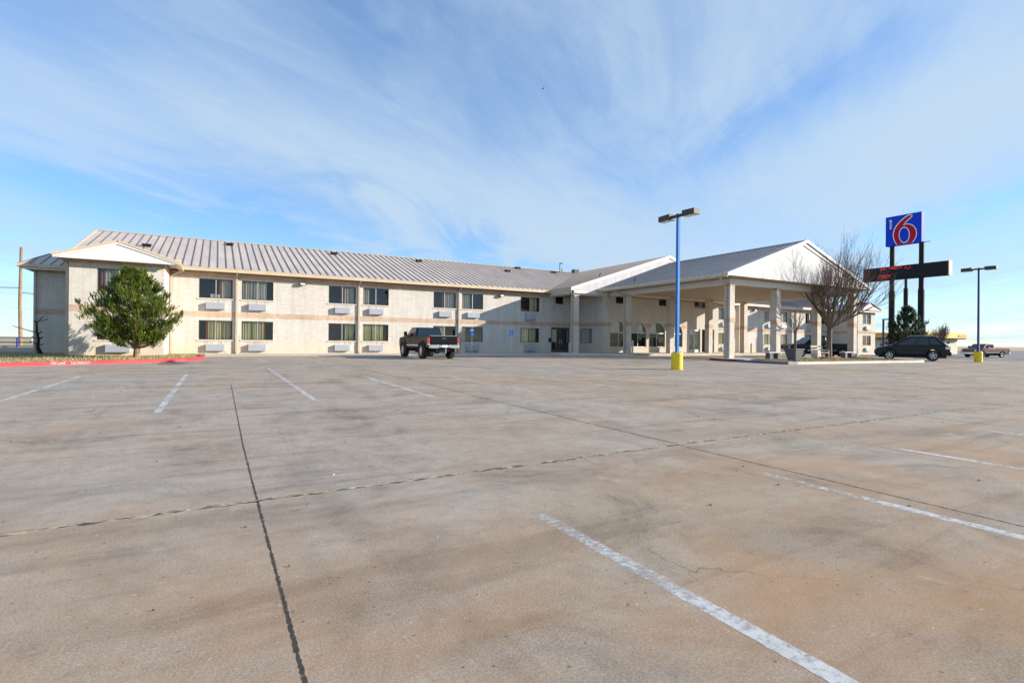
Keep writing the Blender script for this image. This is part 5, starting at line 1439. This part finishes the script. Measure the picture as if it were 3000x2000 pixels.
# ------------------------------------------------------------------ store beyond the road
sx, sy = 106.6, 45.1; z = -.35
th = PI - .12
t = thing('store_building', 'small beige store with a yellow and orange canopy fascia beyond the road', 'store', (sx, sy, z), th)
k = M(); k.box(-3.9, 5, -4, 4, 0, 2.76); k.build('wall', MAT['store'], t, local=True)
k = M()
k.add([(-5.0, -5, 2.95), (6, -5, 2.95), (6, 5, 2.95), (-5.0, 5, 2.95), (-5.0, -5, 3.4), (-4.0, -5, 3.85), (6, -5, 3.85), (6, 5, 3.85), (-4.0, 5, 3.85), (-5.0, 5, 3.4)],
      [(0, 3, 2, 1), (0, 1, 6, 5, 4), (3, 9, 8, 7, 2), (5, 6, 7, 8), (0, 4, 9, 3), (4, 5, 8, 9), (1, 2, 7, 6)])
ka = k.build('canopy_fascia', MAT['yellow'], t, local=True)
k = M(); k.box(-4.3, -2.2, 5.01, 5.06, 3.12, 3.5); k.build('orange_stripe', MAT['orange'], ka, local=True)
k = M(); k.box(-4.8, 5.8, -4.8, 4.8, 2.78, 2.95); k.build('dark_eave', MAT['frame'], t, local=True)
k = M(); k.box(-1.8, -1.2, 4.0, 4.2, 2.1, 2.35); k.build('wall_lamp', MAT['blackmetal'], t, local=True)

# bird
x, y, z = 32.3, 50.7, 30.2
k = M(); k.lathe([(0, -.22), (.05, -.15), (.09, 0), (.06, .16), (0, .26)], (0, 0, 0), 'x', 8)
k.add([(-.08, .04, .02), (.1, .04, .02), (.02, .5, .16), (-.1, .42, .13)], [(0, 1, 2, 3)]); k.add([(-.08, -.04, .02), (.1, -.04, .02), (.02, -.5, .16), (-.1, -.42, .13)], [(0, 1, 2, 3)]); k.add([(-.2, 0, 0), (-.38, .08, 0), (-.38, -.08, 0)], [(0, 1, 2)])
bo = k.build('flying_bird', MAT['bird']); bo.location = (x, y, z); bo.scale = (.55, .55, .55); tag(bo, 'tiny dark bird flying high above the motel', 'bird')

# ------------------------------------------------------------------ light, sky
SUN = Vector((.875, -.485, .303)).normalized()
el = math.asin(SUN.z); az = math.atan2(SUN.x, SUN.y)
ld = bpy.data.lights.new('sun', 'SUN'); ld.energy = 4.7; ld.angle = math.radians(.5); ld.color = (1, .90, .77)
lo = bpy.data.objects.new('sun', ld); COL.objects.link(lo); lo.location = (30, -30, 40)
lo.rotation_euler = SUN.to_track_quat('Z', 'Y').to_euler()

W = bpy.data.worlds.new('World'); S.world = W; W.use_nodes = True
nt = W.node_tree; bg = nt.nodes['Background']
sky = N(nt, 'ShaderNodeTexSky', sky_type='NISHITA'); sky.sun_disc = False; sky.sun_elevation = el; sky.sun_rotation = az
sky.air_density = 1.0; sky.dust_density = .3; sky.ozone_density = 2.5; sky.altitude = 900
tc = N(nt, 'ShaderNodeTexCoord'); sep = N(nt, 'ShaderNodeSeparateXYZ'); nt.links.new(tc.outputs['Generated'], sep.inputs[0])
def mth(op, a, b_=None, cl=False):
    n = N(nt, 'ShaderNodeMath', operation=op); n.use_clamp = cl
    for i, v in enumerate((a, b_)):
        if v is None: continue
        if isinstance(v, (int, float)): n.inputs[i].default_value = v
        else: nt.links.new(v, n.inputs[i])
    return n.outputs[0]
zc = mth('MAXIMUM', sep.outputs['Z'], .0); den = mth('ADD', zc, .07)
px = mth('DIVIDE', sep.outputs['X'], den); py = mth('DIVIDE', sep.outputs['Y'], den)
cmb = N(nt, 'ShaderNodeCombineXYZ'); nt.links.new(px, cmb.inputs[0]); nt.links.new(py, cmb.inputs[1])
def cl_layer(rot, sc, scale, detail, rough, dist, off=(0, 0, 0)):
    mp0 = N(nt, 'ShaderNodeMapping'); mp0.vector_type = 'POINT'; mp0.inputs['Rotation'].default_value = (0, 0, rot)
    nt.links.new(cmb.outputs[0], mp0.inputs[0])
    mp = N(nt, 'ShaderNodeMapping'); mp.inputs['Scale'].default_value = sc; mp.inputs['Location'].default_value = off
    nt.links.new(mp0.outputs[0], mp.inputs[0])
    return noise(nt, mp.outputs[0], scale, detail, rough, dist)
STREAK = math.radians(31)   # turns the streak direction onto +Y
c1 = cl_layer(STREAK, (1.0, .42, 1), .55, 3, .45, .5, (3.1, 1.7, 0))
c2 = cl_layer(STREAK + .25, (1.0, .40, 1), 1.7, 8, .60, 1.1, (7.3, .4, 0))
c3 = cl_layer(STREAK + .5, (1, .30, 1), 5.5, 8, .62, 1.2, (1, 5, 0))
s1 = mth('ADD', mth('MULTIPLY', c1, .42), mth('MULTIPLY', c2, .40)); s1 = mth('ADD', s1, mth('MULTIPLY', c3, .18))
# broad cloud banks and clear gaps placed by compass bearing and height in the sky (degrees)
azn = mth('MULTIPLY', mth('ARCTAN2', sep.outputs['X'], sep.outputs['Y']), 180 / PI)
eln = mth('MULTIPLY', mth('ARCSINE', sep.outputs['Z']), 180 / PI)
wob = mth('MULTIPLY', mth('SUBTRACT', c2, .5), 9.0); wob2 = mth('MULTIPLY', mth('SUBTRACT', c1, .5), 14.0)
def blob(a0, e0, sa, se, rot, w):
    c_, s_ = math.cos(math.radians(rot)), math.sin(math.radians(rot))
    da = mth('ADD', mth('SUBTRACT', azn, a0), wob2); de = mth('ADD', mth('SUBTRACT', eln, e0), wob)
    u = mth('DIVIDE', mth('ADD', mth('MULTIPLY', da, c_), mth('MULTIPLY', de, s_)), sa)
    v = mth('DIVIDE', mth('SUBTRACT', mth('MULTIPLY', de, c_), mth('MULTIPLY', da, s_)), se)
    q = mth('ADD', mth('MULTIPLY', u, u), mth('MULTIPLY', v, v))
    return mth('MULTIPLY', mth('EXPONENT', mth('MULTIPLY', q, -1)), w)
for args in ((2, 20, 13, 3.6, -14, .13), (18, 15.5, 14, 3.6, -18, .15), (36, 12, 13, 4.0, -20, .14), (60, 11, 16, 4.2, 22, .12), (71, 19, 12, 4.0, 30, .13), (-13, 19, 7, 3, -10, .07), (44, 7, 14, 2.5, 0, .08),
             (13, 31, 9, 4.0, -8, -.15), (-9, 11.8, 10, 1.6, -8, -.17), (8, 9.8, 12, 1.3, -8, -.17), (27, 8.0, 9, 1.2, -5, -.13), (37, 25, 12, 3.5, -25, -.08), (56, 20, 9, 2.4, 25, -.09), (-14, 25, 6, 3, 0, -.05), (26, 9.5, 5, 1.5, 0, -.06)):
    s1 = mth('ADD', s1, blob(*args))
mask = ramp(nt, s1, [(.34, G(.28)), (.44, G(.46)), (.53, G(.70)), (.63, G(.90)), (.76, G(1))])
mask = mth('MULTIPLY', mask, .95)
# veil thickens toward the horizon
hz = N(nt, 'ShaderNodeMapRange'); hz.inputs['From Min'].default_value = 0; hz.inputs['From Max'].default_value = .32; hz.inputs['To Min'].default_value = .50; hz.inputs['To Max'].default_value = .10
nt.links.new(sep.outputs['Z'], hz.inputs['Value'])
veil = mth('MAXIMUM', mask, hz.outputs[0])
hs = N(nt, 'ShaderNodeHueSaturation'); hs.inputs['Saturation'].default_value = 1.22; hs.inputs['Value'].default_value = 1.12; nt.links.new(sky.outputs[0], hs.inputs['Color'])
tint = mix(nt, hs.outputs[0], (.86, 1.0, 1.16, 1), 1, 'MULTIPLY')
skyc = mix(nt, tint, (2.98, 3.80, 4.62, 1), veil)
nt.links.new(skyc, bg.inputs['Color']); bg.inputs['Strength'].default_value = .10

# ------------------------------------------------------------------ camera
cam = bpy.data.cameras.new('camera'); co = bpy.data.objects.new('camera', cam); COL.objects.link(co)
cam.sensor_width = 36; cam.lens = 1538 / 3000 * 36; cam.clip_end = 6000; cam.clip_start = .05
yaw = -math.radians(90 - 60.606)
co.matrix_world = Matrix.Translation((0, 0, 1.33)) @ Matrix.Rotation(yaw, 4, 'Z') @ Matrix.Rotation(PI / 2, 4, 'X') @ Matrix.Rotation(math.atan(35 / 3596), 4, 'Z')
S.camera = co
S.view_settings.view_transform = 'Standard'; S.view_settings.look = 'None'; S.view_settings.exposure = .95; S.view_settings.gamma = 1
S.cycles.max_bounces = 6; S.cycles.transparent_max_bounces = 12
